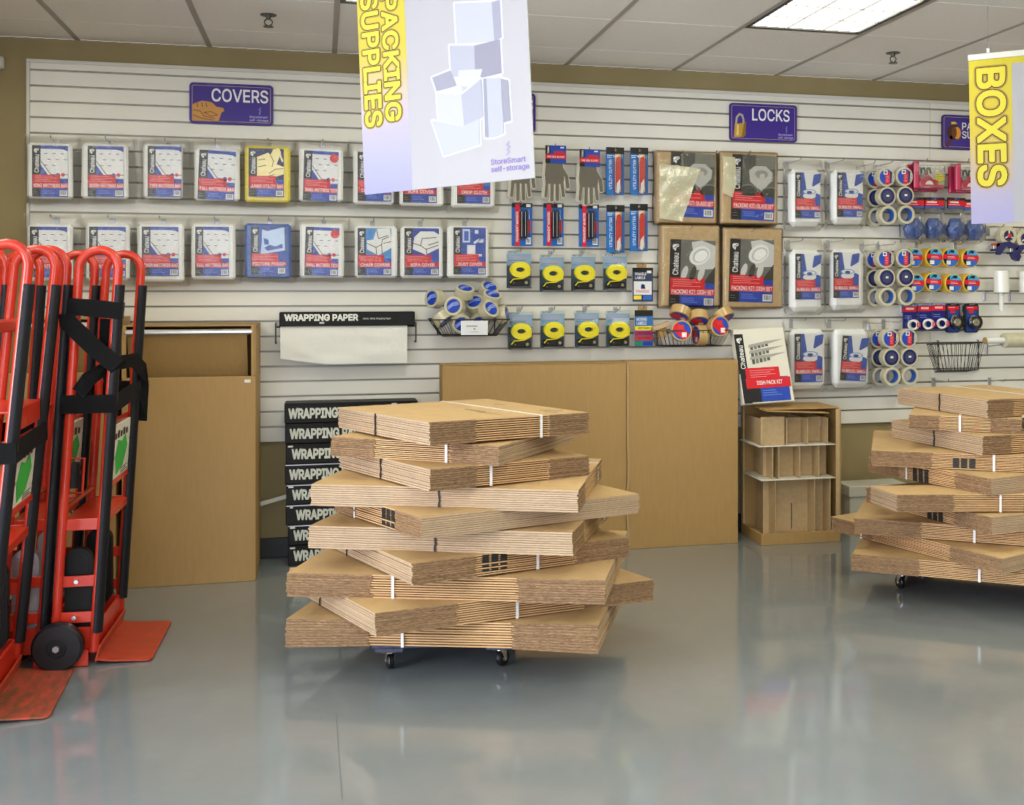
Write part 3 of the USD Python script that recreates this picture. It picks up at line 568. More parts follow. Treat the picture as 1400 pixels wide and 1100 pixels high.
bags = [
 ((44, 199, 93, 269), (38, 196, 100, 272), (69, 186), 'white_fill', 'KING MATTRESS BAG', art_mattress, 'packaged white mattress cover, first from the left in the upper row', 0, 0),
 ((120, 200, 169, 269), (112, 197, 176, 272), (144, 187), 'white_fill', 'QUEEN MATTRESS BAG', art_mattress, 'packaged white mattress cover, second from the left in the upper row', 0, 0),
 ((202, 200, 248, 269), (196, 197, 250, 272), (225, 189), 'white_fill', 'TWIN MATTRESS BAG', art_mattress, 'packaged white mattress cover, third from the left in the upper row', 0, 0),
 ((270, 205, 320, 272), (266, 203, 328, 275), (294, 190), 'white_fill', 'FULL MATTRESS BAG', art_mattress, 'packaged white cover just left of the yellow bag, label slightly tilted', 0, -.04),
 ((340, 203, 388, 269), (335, 200, 397, 277), (366, 190), 'yellow_fill', 'JUMBO UTILITY BAG', art_utility, 'bright yellow packaged utility bag in the upper row', 0, 0),
 ((414, 206, 461, 274), (409, 202, 469, 276), (441, 191), 'white_fill', 'SMALL MATTRESS TOTE', art_mattress, 'packaged white tote with a round red badge, right of the yellow bag', 1, -.03),
 ((489, 208, 535, 275), (483, 205, 538, 280), (510, 192), 'white_fill', 'CHAIR COVER', art_chair, 'packaged white cover half hidden by the left edge of the hanging banner', 0, 0),
 ((551, 209, 597, 277), (546, 206, 606, 282), (575, 193), 'white_fill', 'SOFA COVER', art_sofa, 'packaged white cover hidden behind the banner except its lower edge, left one', 0, 0),
 ((625, 210, 670, 278), (617, 207, 676, 284), (648, 194), 'white_fill', 'DROP CLOTH', art_drop, 'packaged white drop cloth at the right end of the upper row under the banner', 0, 0),
 ((41, 310, 92, 379), (38, 306, 100, 384), (69, 294), 'white_fill', 'FULL MATTRESS BAG', art_mattress, 'packaged white mattress cover behind the leftmost red truck handles, lower row', 0, 0),
 ((122, 310, 172, 379), (118, 305, 178, 383), (147, 295), 'white_fill', 'QUEEN MATTRESS BAG', art_mattress, 'packaged white mattress cover behind the strapped red hand truck, lower row', 0, 0),
 ((194, 310, 244, 377), (188, 306, 252, 385), (218, 296), 'white_fill', 'TWIN MATTRESS BAG', art_mattress, 'packaged white mattress cover just right of the red hand trucks, lower row', 0, 0),
 ((267, 310, 313, 377), (262, 306, 322, 382), (293, 297), 'white_fill', 'FULL MATTRESS BAG', art_mattress, 'packaged white mattress cover just left of the blue pouch, lower row', 0, 0),
 ((343, 309, 391, 375), (335, 306, 398, 380), (367, 297), 'blue_fill', 'PICTURE POUCH', art_picture, 'bright blue packaged picture pouch in the lower row', 0, 0),
 ((416, 310, 462, 376), (410, 306, 470, 380), (443, 298), 'white_fill', 'SMALL MATTRESS TOTE', art_mattress, 'packaged white tote with a round red badge, right of the blue pouch', 1, -.03),
 ((489, 312, 535, 376), (485, 309, 543, 380), (511, 299), 'white_fill', 'CHAIR COVERS', art_chair, 'packaged white cover with an armchair on its label, lower row', 0, 0),
 ((553, 312, 600, 376), (547, 310, 605, 380), (578, 300), 'white_fill', 'SOFA COVER', art_sofa, 'packaged white cover with a sofa on its label, lower row', 0, 0),
 ((620, 311, 664, 375), (611, 309, 668, 380), (640, 299), 'white_fill', 'DUST COVER', art_dust, 'packaged white dust cover with computers on its label, right end of the lower row', 0, 0)]
HW = ['leftmost upper mattress cover', 'upper mattress cover under the covers sign edge, left of the third', 'upper mattress cover below the left end of the covers sign', 'upper cover beside the yellow bag, left side', 'yellow utility bag', 'badge-marked tote in the upper row', 'cover at the left edge of the hanging banner', 'banner-hidden cover between two others', 'upper drop cloth', 'leftmost lower mattress cover', 'lower mattress cover behind the strapped truck', 'lower mattress cover right of the hand trucks', 'lower mattress cover beside the blue pouch', 'blue picture pouch', 'badge-marked tote in the lower row', 'armchair cover in the lower row', 'sofa cover in the lower row', 'lower dust cover']
for i, (lb, cbx, hk, fill, title, art, lab, badge, tilt) in enumerate(bags):
    pad_bag(lb, cbx, hk, fill, title, art, lab, bool(badge), tilt, i + 1, 'above the ' + HW[i])
# ------------------------------------------------------------------ bubble wrap packs
def bubble(lb, cbx, hk, lab, i, tilt=0.0):
    yf = .10; a, b = W(cbx[0], cbx[3], .07), W(cbx[2], cbx[1], .07); cx = (a[0] + b[0]) / 2; zb = W((cbx[0] + cbx[2]) / 2, cbx[3], .07)[2]; zt = W((cbx[0] + cbx[2]) / 2, cbx[1], .07)[2]; w, h = b[0] - a[0], zt - zb
    t = thing('bubble_wrap_pack', lab, 'bubble wrap pack', (cx, 0, zb))
    part(t, 'bubble_wrap', slab(-w / 2, w / 2, -yf + .004, -.025, .008, h, .028, i + 40, .006), 'white_fill', smooth=50)
    l0, l1 = W(lb[0], (lb[1] + lb[3]) / 2, yf), W(lb[2], (lb[1] + lb[3]) / 2, yf); lz0, lz1 = W((lb[0] + lb[2]) / 2, lb[3], yf)[2], W((lb[0] + lb[2]) / 2, lb[1], yf)[2]
    X = trimesh.transformations.rotation_matrix(-tilt, (0, 1, 0)); X[:3, 3] = (l0[0] - cx, -yf - .004, lz0 - zb)
    label(l1[0] - l0[0], lz1 - lz0, 'BUBBLES: SMALL', art_bubble).put(t, 'label_card', 'print_gloss', xf=X)
    hz = W(hk[0], hk[1], .16)[2] - zb
    part(t, 'clear_bag', sleeve(-w / 2 - .02, w / 2 + .02, -.018, -yf - .007, -.012, hz + .008, -w / 2, w / 2, .008, h, i + 60), 'film', smooth=True)
    hook(hk[0] + 4, hk[1], .20, 'above the ' + lab)
for i, q in enumerate([((1087, 236, 1121, 298), (1079, 232, 1122, 312), (1092, 215), 'bubble wrap pack, left column, top row', 0), ((1144, 236, 1179, 296.5), (1136, 232, 1180, 309), (1150, 216), 'bubble wrap pack, right column, top row', 0),
    ((1087, 347, 1121.6, 409), (1080, 341, 1122, 428), (1094, 326), 'bubble wrap pack, left column, middle row', 0), ((1139, 345, 1173.5, 407), (1135, 341, 1180, 425), (1150, 326), 'bubble wrap pack, right column, middle row', 0),
    ((1086, 456, 1124, 522), (1078, 450, 1127, 534), (1098, 436), 'bubble wrap pack, left column, bottom row', 0), ((1148, 458, 1183, 519), (1137, 450, 1187, 532), (1152, 436), 'bubble wrap pack with a creased label, right column, bottom row', -.07)]):
    bubble(q[0], q[1], q[2], q[3], i, q[4])
# ------------------------------------------------------------------ packing kits in kraft cartons
def art_glass(P, x0, y0, x1, y1):
    w, h = x1 - x0, y1 - y0; P.rect(x0, y0, x1, y1, lin(92, 92, 86), 1)
    P.rect(x0, y0 + h * .68, x1, y1, lin(120, 120, 112), 1.5); P.poly([(x0 + w * .1, y0 + h * .62), (x0 + w * .4, y0 + h * .72), (x0 + w * .4, y1), (x0, y1)], lin(80, 80, 76), 2)
    P.poly([(x0 + w * .2, y0 + h * .62), (x0 + w * .36, y0 + h * .74), (x0 + w * .7, y0 + h * .75), (x0 + w * .92, y0 + h * .6), (x0 + w * .9, y0 + h * .4), (x0 + w * .6, y0 + h * .14), (x0 + w * .24, y0 + h * .36)], lin(186, 186, 182), 3)
    P.poly(affinity.scale(Point(x0 + w * .58, y0 + h * .55).buffer(w * .2), 1, .6), lin(150, 150, 146), 4); P.poly(Point(x0 + w * .6, y0 + h * .5).buffer(w * .08), lin(196, 186, 172), 5)
    for cx, cy, r in ((.2, .14, .3), (.86, .1, .3)): P.poly(affinity.scale(Point(x0 + w * cx, y0 + h * cy).buffer(w * r), 1, .6).intersection(sbox(x0, y0, x1, y1)), lin(130, 130, 124), 4); P.poly(affinity.scale(Point(x0 + w * cx, y0 + h * cy).buffer(w * r * .85), 1, .6).intersection(sbox(x0, y0, x1, y1)), lin(64, 64, 60), 5)
def art_dish(P, x0, y0, x1, y1):
    w, h = x1 - x0, y1 - y0; P.rect(x0, y0, x1, y1, lin(110, 110, 106), 1); P.poly([(x0 + w * .45, y0 + h * .3), (x1, y0 + h * .34), (x1, y1 - h * .12), (x0 + w * .6, y1), (x0 + w * .3, y1 - h * .05)], lin(200, 200, 200), 2)
    P.poly(affinity.rotate(affinity.scale(Point(x0 + w * .55, y0 + h * .64).buffer(w * .32), 1, .75), 30), lin(225, 225, 225), 3); P.poly(affinity.rotate(affinity.scale(Point(x0 + w * .57, y0 + h * .64).buffer(w * .25), 1, .7), 30), lin(190, 190, 188), 4); P.poly(affinity.rotate(affinity.scale(Point(x0 + w * .58, y0 + h * .63).buffer(w * .2), 1, .7), 30), lin(230, 230, 230), 5)
    for k in range(3): P.poly(affinity.rotate(affinity.scale(Point(x0 + w * (.12 + .24 * k), y0 + h * .22).buffer(w * .17), .5, 1.2), -18).intersection(sbox(x0, y0, x1, y1)), lin(205, 205, 202) if k % 2 == 0 else lin(70, 70, 66), 3 + k)
    P.poly([(x0 + w * .55, y0), (x1, y0), (x1, y0 + h * .4), (x0 + w * .72, y0 + h * .06)], lin(60, 60, 58), 3)
def kit(body, lb, title, art, lab, seed, film_patch, hk):
    yf = .075; um = (body[0] + body[2]) / 2; a, b = W(body[0], body[3], yf), W(body[2], body[1], yf); cx = (a[0] + b[0]) / 2; zb, zt = W(um, body[3], yf)[2], W(um, body[1], yf)[2]; w, h = b[0] - a[0], zt - zb
    t = thing('packing_kit', lab, 'packing kit', (cx, 0, zb))
    part(t, 'carton', cb(-w / 2, w / 2, -yf, -.02, 0, h, .006), 'kraft_pale')
    part(t, 'folded_dividers', cat_([bx(-w / 2 + .006, w / 2 - .006, -yf + .008 + k * .009, -yf + .013 + k * .009, -.003, h + .003) for k in range(5)]), 'kraft_plain')
    um = (lb[0] + lb[2]) / 2; l0, l1 = W(lb[0], lb[1], yf), W(lb[2], lb[1], yf); lz0, lz1 = W(um, lb[3], yf)[2], W(um, lb[1], yf)[2]
    X = trimesh.transformations.rotation_matrix(.03, (0, 1, 0)); X[:3, 3] = (l0[0] - cx, -yf - .001, lz0 - zb); label(l1[0] - l0[0], lz1 - lz0, title, art).put(t, 'label_card', 'print_gloss', xf=X)
    m = sleeve(-w / 2 - .008, w / 2 + .008, -.014, -yf - .005, -.012, h + .012, -w / 2, w / 2, 0, h, seed, 15, 17, .010); part(t, 'clear_wrap', m, 'kit_film', smooth=True)
    pv = [(-w * .47, h * .06), (-w * .10, h * .02), (w * .02, h * .30), (w * .10, h * .52), (w * .22, h * .76), (-w * .10, h * .79), (-w * .47, h * .82)] if film_patch else ([(-w * .47, h * .42), (-w * .3, h * .36), (-w * .24, h * .6), (-w * .26, h * .92), (-w * .47, h * .93)] if title.endswith('GLASS SET') else None)
    if pv:
        m = prism(Polygon(pv), -yf - .0085, -yf - .0075).subdivide_to_size(.03, 12); v = m.vertices.copy(); v[:, 1] -= .012 * meshkit.noise(np.c_[v[:, 0] * 20, v[:, 0] * 0, v[:, 2] * 20] + seed, seed); m.vertices = v
        part(t, 'loose_wrap', m, 'foam_wrap', smooth=True)
    hook(hk[0], hk[1], .12, 'holding up the ' + lab)
kit((898, 207, 980, 305), (915, 208, 975.5, 296), 'PACKING KIT: GLASS SET', art_glass, 'kraft packing kit with a glass picture, loose glossy wrap, upper left of four', 91, True, (934, 206))
kit((985, 208, 1063, 306), (999, 211, 1058, 300), 'PACKING KIT: GLASS SET', art_glass, 'kraft packing kit with a glass picture, upper right of four', 92, False, (1026, 207))
kit((904, 308, 984, 419), (914, 327, 976, 418), 'PACKING KIT: DISH SET', art_dish, 'kraft packing kit with a plate picture, lower left of four', 93, False, (947, 309))
kit((989, 312, 1070, 421), (996, 326, 1056, 412), 'PACKING KIT: DISH SET', art_dish, 'kraft packing kit with a plate picture, lower right of four', 94, False, (1031, 313))
# ------------------------------------------------------------------ small carded goods
def rect_at(b, y):
    um = (b[0] + b[2]) / 2; x0, x1 = W(b[0], b[1], y)[0], W(b[2], b[1], y)[0]; z0, z1 = W(um, b[3], y)[2], W(um, b[1], y)[2]; return (x0 + x1) / 2, z0, x1 - x0, z1 - z0
cut0 = None
for i, b in enumerate([(829, 203, 855, 266), (862, 203, 888, 266), (829, 282, 856, 345), (862, 282, 887, 343)]):
    lab = 'blue carded red utility cutter, ' + ['upper left', 'upper right', 'lower left', 'lower right'][i] + ' of four'
    cx, zb, w, h = rect_at(b, .07)
    if cut0 is None:
        t = cut0 = thing('carded_utility_cutter', lab, 'utility cutter', (cx, 0, zb)); w, h = .099, .256
        part(t, 'card', cb(-w / 2, w / 2, -.058, -.046, 0, h, .002), 'blue_fill')
        P = Print(); P.rect(-w / 2, 0, w / 2, h, lin(28, 112, 190), 0); P.rect(-w / 2, h * .86, w / 2, h, BLACK, 1); P.poly(Point(0, h * .94).buffer(.006), (.4, .4, .4), 2)
        P.rect(-w * .02, h * .06, w * .24, h * .88, lin(225, 222, 205), 1); P.rect(w * .24, h * .06, w * .32, h * .88, lin(236, 210, 50), 1); P.text('UTILITY CUTTER', -w * .2, h * .12, w * .15, (.7, .8, .85), 2, w=h * .62, rot=90); P.lines(-w * .46, h * .82, -w * .1, 2, .01, .004, (.8, .8, .8), 2)
        P.put(t, 'printed_face', 'print_gloss', (0, -.0585, 0))
        part(t, 'knife', mv(prism(Polygon([(-.009, .02), (.008, .012), (.014, .05), (.014, .19), (.008, .205), (-.004, .2), (-.009, .17)]).buffer(.002), -.076, -.062), w * .11, 0, 0), 'red_paint')
        part(t, 'blade_guard', mv(prism(Polygon([(-.011, .012), (.004, .006), (.012, .035), (.010, .085), (-.008, .06)]), -.079, -.0625), w * .11, 0, 0), 'white_card')
        part(t, 'blister', mv(cb(-.024, .026, -.082, -.0595, .004, .222, .008), w * .1, 0, 0), 'blister')
    else: copy(cut0, lab, (cx, 0, zb))
    hook((b[0] + b[2]) / 2, b[1] - 1, .10, 'holding the ' + lab)
mk0 = None
for i, b in enumerate([(700, 278, 728, 336), (742, 278, 772, 336), (791, 280, 820, 337)]):
    lab = 'blue carded pack of black markers, ' + ['left', 'middle', 'right'][i] + ' one of three'
    cx, zb, w, h = rect_at(b, .06)
    if mk0 is None:
        t = mk0 = thing('carded_marker_pack', lab, 'marker pack', (cx, 0, zb)); w, h = .109, .226
        part(t, 'card', cb(-w / 2, w / 2, -.055, -.045, 0, h, .002), 'blue_fill')
        P = Print(); P.rect(-w / 2, 0, w / 2, h, lin(34, 92, 178), 0); P.rect(-w / 2, h * .9, w / 2, h, BLACK, 1); P.rect(-w * .34, 0, -w * .12, h * .98, RED, 2); P.rect(w * .22, h * .3, w * .42, h * .6, lin(190, 60, 60), 1); P.rect(-w * .1, h * .34, w * .05, h * .6, lin(190, 60, 60), 1)
        P.text('PERMANENT MARKERS', -w * .18, h * .1, w * .12, (.8, .8, .8), 3, w=h * .7, rot=90); barcode(P, w * .18, h * .04, w * .26, h * .16, 2); P.rect(w * .2, h * .91, w * .42, h * .98, (.7, .7, .7), 2); P.put(t, 'printed_face', 'print_gloss', (0, -.0555, 0))
        for s in (-.010, .010):
            m = part(t, 'marker', lathe([(0, 0), (.007, 0), (.0085, .004), (.0085, .10), (.0075, .104), (.0075, .14), (.004, .15), (0, .15)], 14).apply_translation((.008 + s, -.067, .04)), 'wheel_black', smooth=30)
            part(m, 'white_band', bx(s + .003, s + .0055, -.0765, -.074, .05, .18), 'white_card')
        part(t, 'blister', cb(-.014, .034, -.079, -.057, .03, .198, .006), 'blister')
    else: copy(mk0, lab, (cx, 0, zb))
    hook((b[0] + b[2]) / 2, b[1] - 1, .10, 'holding the ' + lab)
rs0 = None
RB = [(692, 345, 729, 394), (737, 346, 774, 399), (780, 345, 817, 398), (824, 346, 860, 397), (694, 424, 730, 478), (738, 424, 775, 476), (785, 421, 822, 475), (829, 424, 863, 475)]
for i, b in enumerate(RB):
    lab = 'yellow ratchet strap in a clear pack, ' + ['upper', 'lower'][i // 4] + ' row, ' + ['first', 'second', 'third', 'fourth'][i % 4] + ' from the left'
    cx, zb, w, h = rect_at(b, .07)
    if rs0 is None:
        t = rs0 = thing('ratchet_strap_pack', lab, 'ratchet strap', (cx, 0, zb)); w, h = .138, .198
        part(t, 'backing_card', cb(-w / 2 + .003, w / 2 - .003, -.05, -.044, .002, h, .002), 'white_card')
        P = Print(); P.rect(-w / 2 + .003, 0, w / 2 - .003, h, lin(70, 92, 116), 0); P.rect(-w / 2 + .003, h * .60, w / 2 - .003, h * .93, lin(138, 172, 208), 1); P.rect(-w / 2 + .003, h * .93, w / 2 - .003, h, lin(200, 206, 214), 1); P.text('RATCHET', -w * .42, h * .94, h * .05, lin(60, 80, 110), 2, w=w * .4); P.lines(-w * .42, h * .84, w * .42, 2, h * .06, h * .014, lin(205, 140, 170), 2, 5); P.lines(-w * .42, h * .75, w * .42, 3, h * .03, h * .01, lin(80, 110, 150), 2, 6); P.put(t, 'printed_face', 'print_gloss', (0, -.0505, 0))
        ang = np.linspace(0, 2 * np.pi, 29)[:-1]; turns = []
        for k in range(5): turns.append(ribbon([((.052 - k * .0065) * math.cos(q), -.078, .098 + (.040 - k * .0062) * math.sin(q)) for q in ang], (0, 1, 0), .034 - .002 * (k % 2), .0062, True))
        part(t, 'webbing_coil', cat_(turns), 'yellow_strap', smooth=40)
        part(t, 'webbing_tail', ribbon([(.05, -.098, .105), (.048, -.1, .07), (.01, -.1, .052), (-.04, -.1, .048), (-.055, -.096, .03)], (0, 1, .2), .012, .004), 'yellow_strap')
        r = part(t, 'ratchet', cat_([cb(-.055, .05, -.088, -.058, .012, .048, .006), cyl((.03, -.095, .03), (.03, -.058, .03), .018, 16), cyl((-.035, -.094, .028), (-.035, -.058, .028), .010, 12)]), 'black_glide')
        part(r, 'axle', cat_([cyl((.03, -.0975, .03), (.03, -.094, .03), .009, 12), cyl((-.035, -.0965, .028), (-.035, -.092, .028), .003, 8)]), 'chrome')
        part(t, 'blister', sleeve(-w / 2, w / 2, -.042, -.106, -.004, h + .004, -w / 2 + .022, w / 2 - .022, .010, h * .66, 5, 9, 9, .001), 'blister', smooth=40)
    else: copy(rs0, lab, (cx, 0, zb))
    hook((b[0] + b[2]) / 2 + 2, b[1] - 4, .10, 'holding the ' + lab)
# label packs
def label_pack(b, lab, draw):
    cx, zb, w, h = rect_at(b, .06); t = thing('label_pack', lab, 'label pack', (cx, 0, zb))
    part(t, 'label_pad', cb(-w / 2, w / 2, -.056, -.04, 0, h, .003), 'white_card'); P = Print(); draw(P, -w / 2, w, h); P.put(t, 'printed_face', 'print_gloss', (0, -.0565, 0))
    part(t, 'hang_tab', prism(rrect(-w * .28, h - .002, w * .2, h + .022, .004).difference(Point(-w * .04, h + .012).buffer(.004)), -.050, -.048), 'kraft_plain'); hook((b[0] + b[2]) / 2, b[1] - 5, .08, 'holding the ' + lab)
def d_fragile(P, x, w, h):
    P.rect(x, 0, x + w, h, lin(56, 64, 92), 0); P.rect(x + w * .06, h * .2, x + w * .94, h * .6, lin(220, 222, 226), 1); P.rect(x, h * .88, x + w, h, BLACK, 1); P.text('FRAGILE', x + w * .12, h * .78, h * .075, (.8, .8, .8), 2, w=w * .55); P.text('LABELS', x + w * .12, h * .67, h * .075, (.8, .8, .8), 2, w=w * .5)
    P.text('FRAGILE', x + w * .5, h * .27, h * .07, RED, 2, w=w * .62, center=True); P.poly(Polygon([(x + w * .4, h * .38), (x + w * .62, h * .38), (x + w * .58, h * .5), (x + w * .44, h * .52)]), NAV, 2); P.rect(x + w * .06, h * .06, x + w * .5, h * .18, lin(230, 210, 70), 1); P.rect(x + w * .44, h * .05, x + w * .94, h * .19, lin(60, 100, 190), 1); P.rect(x + w * .7, h * .84, x + w * .92, h * .92, (.75, .75, .75), 2)
label_pack((865, 366, 893, 412), 'blue and white pack of fragile labels beside the upper yellow straps', d_fragile)
def d_moving(P, x, w, h):
    P.rect(x, 0, x + w, h, lin(60, 110, 176), 0); P.rect(x, h * .84, x + w, h, lin(40, 40, 36), 1); P.text('MOVING', x + w * .1, h * .71, h * .08, (.8, .8, .8), 2, w=w * .56); P.text('LABELS', x + w * .1, h * .60, h * .08, (.8, .8, .8), 2, w=w * .54)
    for k, (c, s) in enumerate(((lin(234, 216, 40), 'KITCHEN'), (lin(176, 40, 90), 'BATHROOM'), (lin(200, 60, 64), 'BEDROOM'))): P.rect(x + w * .02, h * (.44 - .14 * k), x + w * .98, h * (.56 - .14 * k), c, 1); P.text(s, x + w * .5, h * (.475 - .14 * k), h * .055, (.05, .04, .06), 2, w=w * .6, center=True)
    P.rect(x + w * .04, h * .03, x + w * .4, h * .12, GRN, 1); P.rect(x + w * .46, h * .02, x + w * .96, h * .13, lin(40, 70, 160), 1)
label_pack((868, 424, 893, 473), 'striped pack of moving labels beside the lower yellow straps', d_moving)
# gloves
def glove_shape(grow):
    g = [Polygon([(-.055, .02), (.04, .02), (.052, -.08), (.045, -.115), (-.058, -.115), (-.062, -.06)])]
    for x0, x1, y1, r in ((-.045, -.052, -.175, .0125), (-.018, -.020, -.195, .0135), (.009, .010, -.192, .0135), (.034, .042, -.172, .0125)): g.append(LineString([(x0, -.09), (x1, y1)]).buffer(r, 6))
    g.append(LineString([(.035, -.03), (.060, -.07), (.066, -.125)]).buffer(.0135, 6))
    return unary_union([q.buffer(grow) for q in g])
gl0 = None
for i, (b, lab) in enumerate([((745, 199, 774, 223), 'knit work gloves with a blue header, middle pair'), ((793, 204, 819, 228), 'knit work gloves with a blue header, right pair'), ((699, 198, 727, 222), 'knit work gloves behind the banner corner, only fingertips showing')]):
    cx, zb, w, h = rect_at(b, .08)
    if gl0 is None:
        t = gl0 = thing('work_gloves', lab, 'gloves', (cx, 0, zb - .195)); w, h = .112, .093; z = .195
        for k, y in enumerate((-.07, -.05)):
            m = prism(glove_shape(.0), y - .008, y + .006); gp = part(t, 'glove', mv(m, -.006 * k, 0, z), 'glove_knit'); 
            if k == 0:
                part(gp, 'palm_coating', mv(prism(unary_union([glove_shape(-.0045).intersection(sbox(-.2, -.3, .2, .012))]), y - .0105, y - .0075), 0, 0, z), 'glove_palm')
        part(t, 'cuff', cb(-.050, .040, -.08, -.046, z + .005, z + .035, .006), 'glove_knit')
        P = Print(); P.rect(-w / 2, 0, w / 2, h, BLU, 0); P.rect(-w / 2, h * .5, -w * .26, h, BLACK, 1); P.rect(-w / 2, h * .24, w / 2, h * .5, RED, 1); P.rect(-w * .1, h * .5, w * .45, h * .68, lin(190, 40, 60), 1); P.text('ONE SIZE GLOVES', 0, h * .31, h * .1, (.8, .8, .8), 2, w=w * .82, center=True); P.text('Chateau', -w * .32, h * .54, w * .1, (.8, .8, .8), 2, w=h * .4, rot=90); P.rect(w * .22, h * .84, w * .4, h * .93, (.75, .75, .75), 2); P.rect(-w / 2, 0, -w * .26, h * .24, BLACK, 1)
        c = part(t, 'header_card', cb(-w / 2, w / 2, -.085, -.082, z, z + h, .0008), 'white_card'); P.put(c, 'printed_face', 'print_gloss', (0, -.0855, z))
    else: copy(gl0, lab, (cx, 0, zb - .195))
    hook((b[0] + b[2]) / 2, b[1] - 2, .12, 'holding the ' + lab)
# ------------------------------------------------------------------ tape
def ring(ro, ri, y0, y1, n=30, ch=.0015):
    """a roll whose axis is y, from y0 (back) to y1 (front, smaller)"""
    m = lathe([(ri, y1 + ch), (ri + ch, y1), (ro - ch, y1), (ro, y1 + ch), (ro, y0 - ch), (ro - ch, y0), (ri + ch, y0), (ri, y0 - ch), (ri, y1 + ch)][::-1], n)
    v = m.vertices.copy(); m.vertices = np.c_[v[:, 0], v[:, 2], -v[:, 1]]
    if m.volume < 0: m.invert()
    return m
def disc_print(r, cols, lay=0):
    P = Print(); c = Point(0, 0).buffer(r, 8); P.poly(c, cols[0], 0)
    return P, c
tri0 = None
TP = [((1202.8, 246), (1205, 269.7), (1208, 295)), ((1227, 245), (1229.5, 269), (1232.6, 294)), ((1207, 357), (1207.3, 382), (1207, 405.5)), ((1230, 357), (1230, 381), (1233, 404.5)), ((1212, 465.5), (1213, 488), (1213.5, 513.6)), ((1238, 463.6), (1238, 487), (1238, 512.7))]
def three_rolls(lab, loc):
    global tri0
    if tri0 is not None: return copy(tri0, lab, loc)
    t = tri0 = thing('clear_tape_pack', lab, 'tape pack', loc)
    for k in range(3):
        z = .056 + .108 * (2 - k); x = -.010 + .006 * k
        ro = .054; a = part(t, 'tape_roll', mv(ring(ro, .038, -.030, -.080), x, 0, z), 'tape_clear', smooth=40)
        part(a, 'core', mv(ring(.0378, .0345, -.031, -.079), x, 0, z), 'core_blue', smooth=40)
        if k < 2:
            P, c = disc_print(.043, [lin(30, 34, 96) if k else lin(42, 74, 180)])
            if k == 0:
                P.poly(c.intersection(sbox(-.008, -.05, .02, .03)), RED, 1); P.poly(c.intersection(sbox(.024, -.05, .05, .05)), BLACK, 1); P.rect(-.02, .014, .006, .038, (.75, .75, .75), 2); P.rect(-.014, .020, 0, .032, (.1, .1, .1), 3); P.lines(-.004, .006, .017, 6, .007, .002, lin(240, 170, 170), 2, 4)
                P.text('Chateau', .041, -.024, .011, (.8, .8, .8), 2, w=.046, rot=90)
            else: P.poly(Point(0, 0).buffer(.030), lin(64, 66, 96), 1); P.rect(-.008, -.004, .010, .008, (.75, .75, .76), 2)
            P.put(a, 'round_label', 'print_gloss', (x, -.0815, z), label='blue and red round label' if k == 0 else 'dark blue round label')
    part(t, 'clear_strip', cat_([bx(-.02, .02, -.056, -.054, .10, .36), bx(-.006, .006, -.056, -.054, .355, .40)]), 'blister')
    return t
for i, (a, b, c) in enumerate(TP):
    m = W(c[0], c[1], .08); nm = f'{["left", "right"][i % 2]} column, {["top", "middle", "bottom"][i // 2]} group'
    three_rolls('hanging strip of three clear tape rolls, ' + nm, (m[0] - .002, -.055, m[2] - .056))
    hook(a[0] - 6, a[1] - 26, .20, 'with a plate above the tape rolls of the ' + nm)
for i in (0, 2, 4):
    m = W(TP[i][2][0], TP[i][2][1], .08); three_rolls('hanging strip of three clear tape rolls behind the front strip, ' + ['top', 'middle', 'bottom'][i // 2] + ' group', (m[0] - .035, .018, m[2] - .060))
# yellow tape rolls with round picture labels
YT = [(1251, 352), (1278, 351.5), (1300.5, 352), (1327.6, 352.7), (1253, 387), (1277, 385.5), (1304.5, 387), (1329, 387)]
yt0 = None
for i, (u, v) in enumerate(YT):
    m = W(u, v, .11); lab = f'yellow tape roll with a round blue label, {["upper", "lower"][i // 4]} row, {["first", "second", "third", "fourth"][i % 4]} from the left'; rr = [.1, -.1, .05, .15, -.1, .1, 0, 1.0][i]
    if yt0 is None:
        t = yt0 = thing('yellow_tape_roll', lab, 'tape roll', (m[0], 0, m[2] - .056))
        a = part(t, 'tape', mv(ring(.056, .036, -.02, -.106), 0, 0, .056), 'tape_yellow', smooth=40)
        P, c = disc_print(.051, [lin(70, 160, 215)]); P.poly(c.intersection(Polygon([(-.06, .01), (.06, .02), (.06, -.06), (-.02, -.06)])), lin(50, 100, 185), 1)
        P.poly(c.intersection(sbox(-.06, -.05, -.026, .05)), BLACK, 2); P.poly(c.intersection(Polygon([(-.06, -.004), (.06, -.018), (.06, .012), (-.06, .022)])), RED, 3); P.poly(Polygon([(-.02, .02), (-.006, .032), (.016, .026), (.022, .042), (.0, .044), (-.012, .034)]), BLACK, 4)
        P.poly(c.intersection(sbox(-.03, -.040, -.002, -.018)), (.72, .72, .72), 4); P.lines(-.022, .004, .03, 2, .008, .003, lin(240, 190, 190), 5, 7); P.put(t, 'round_label', 'print_gloss', (0, -.1075, .056))
        part(t, 'core', mv(ring(.0358, .033, -.021, -.104), 0, 0, .056), 'kraft_plain', smooth=40)
    else: copy(yt0, lab, (m[0], 0, m[2] - .056))
for u, v, w in ((1262, 336, 'upper yellow tape rolls, left'), (1316, 337, 'upper yellow tape rolls, right')): hook(u, v - 6, .08, 'above the ' + w)
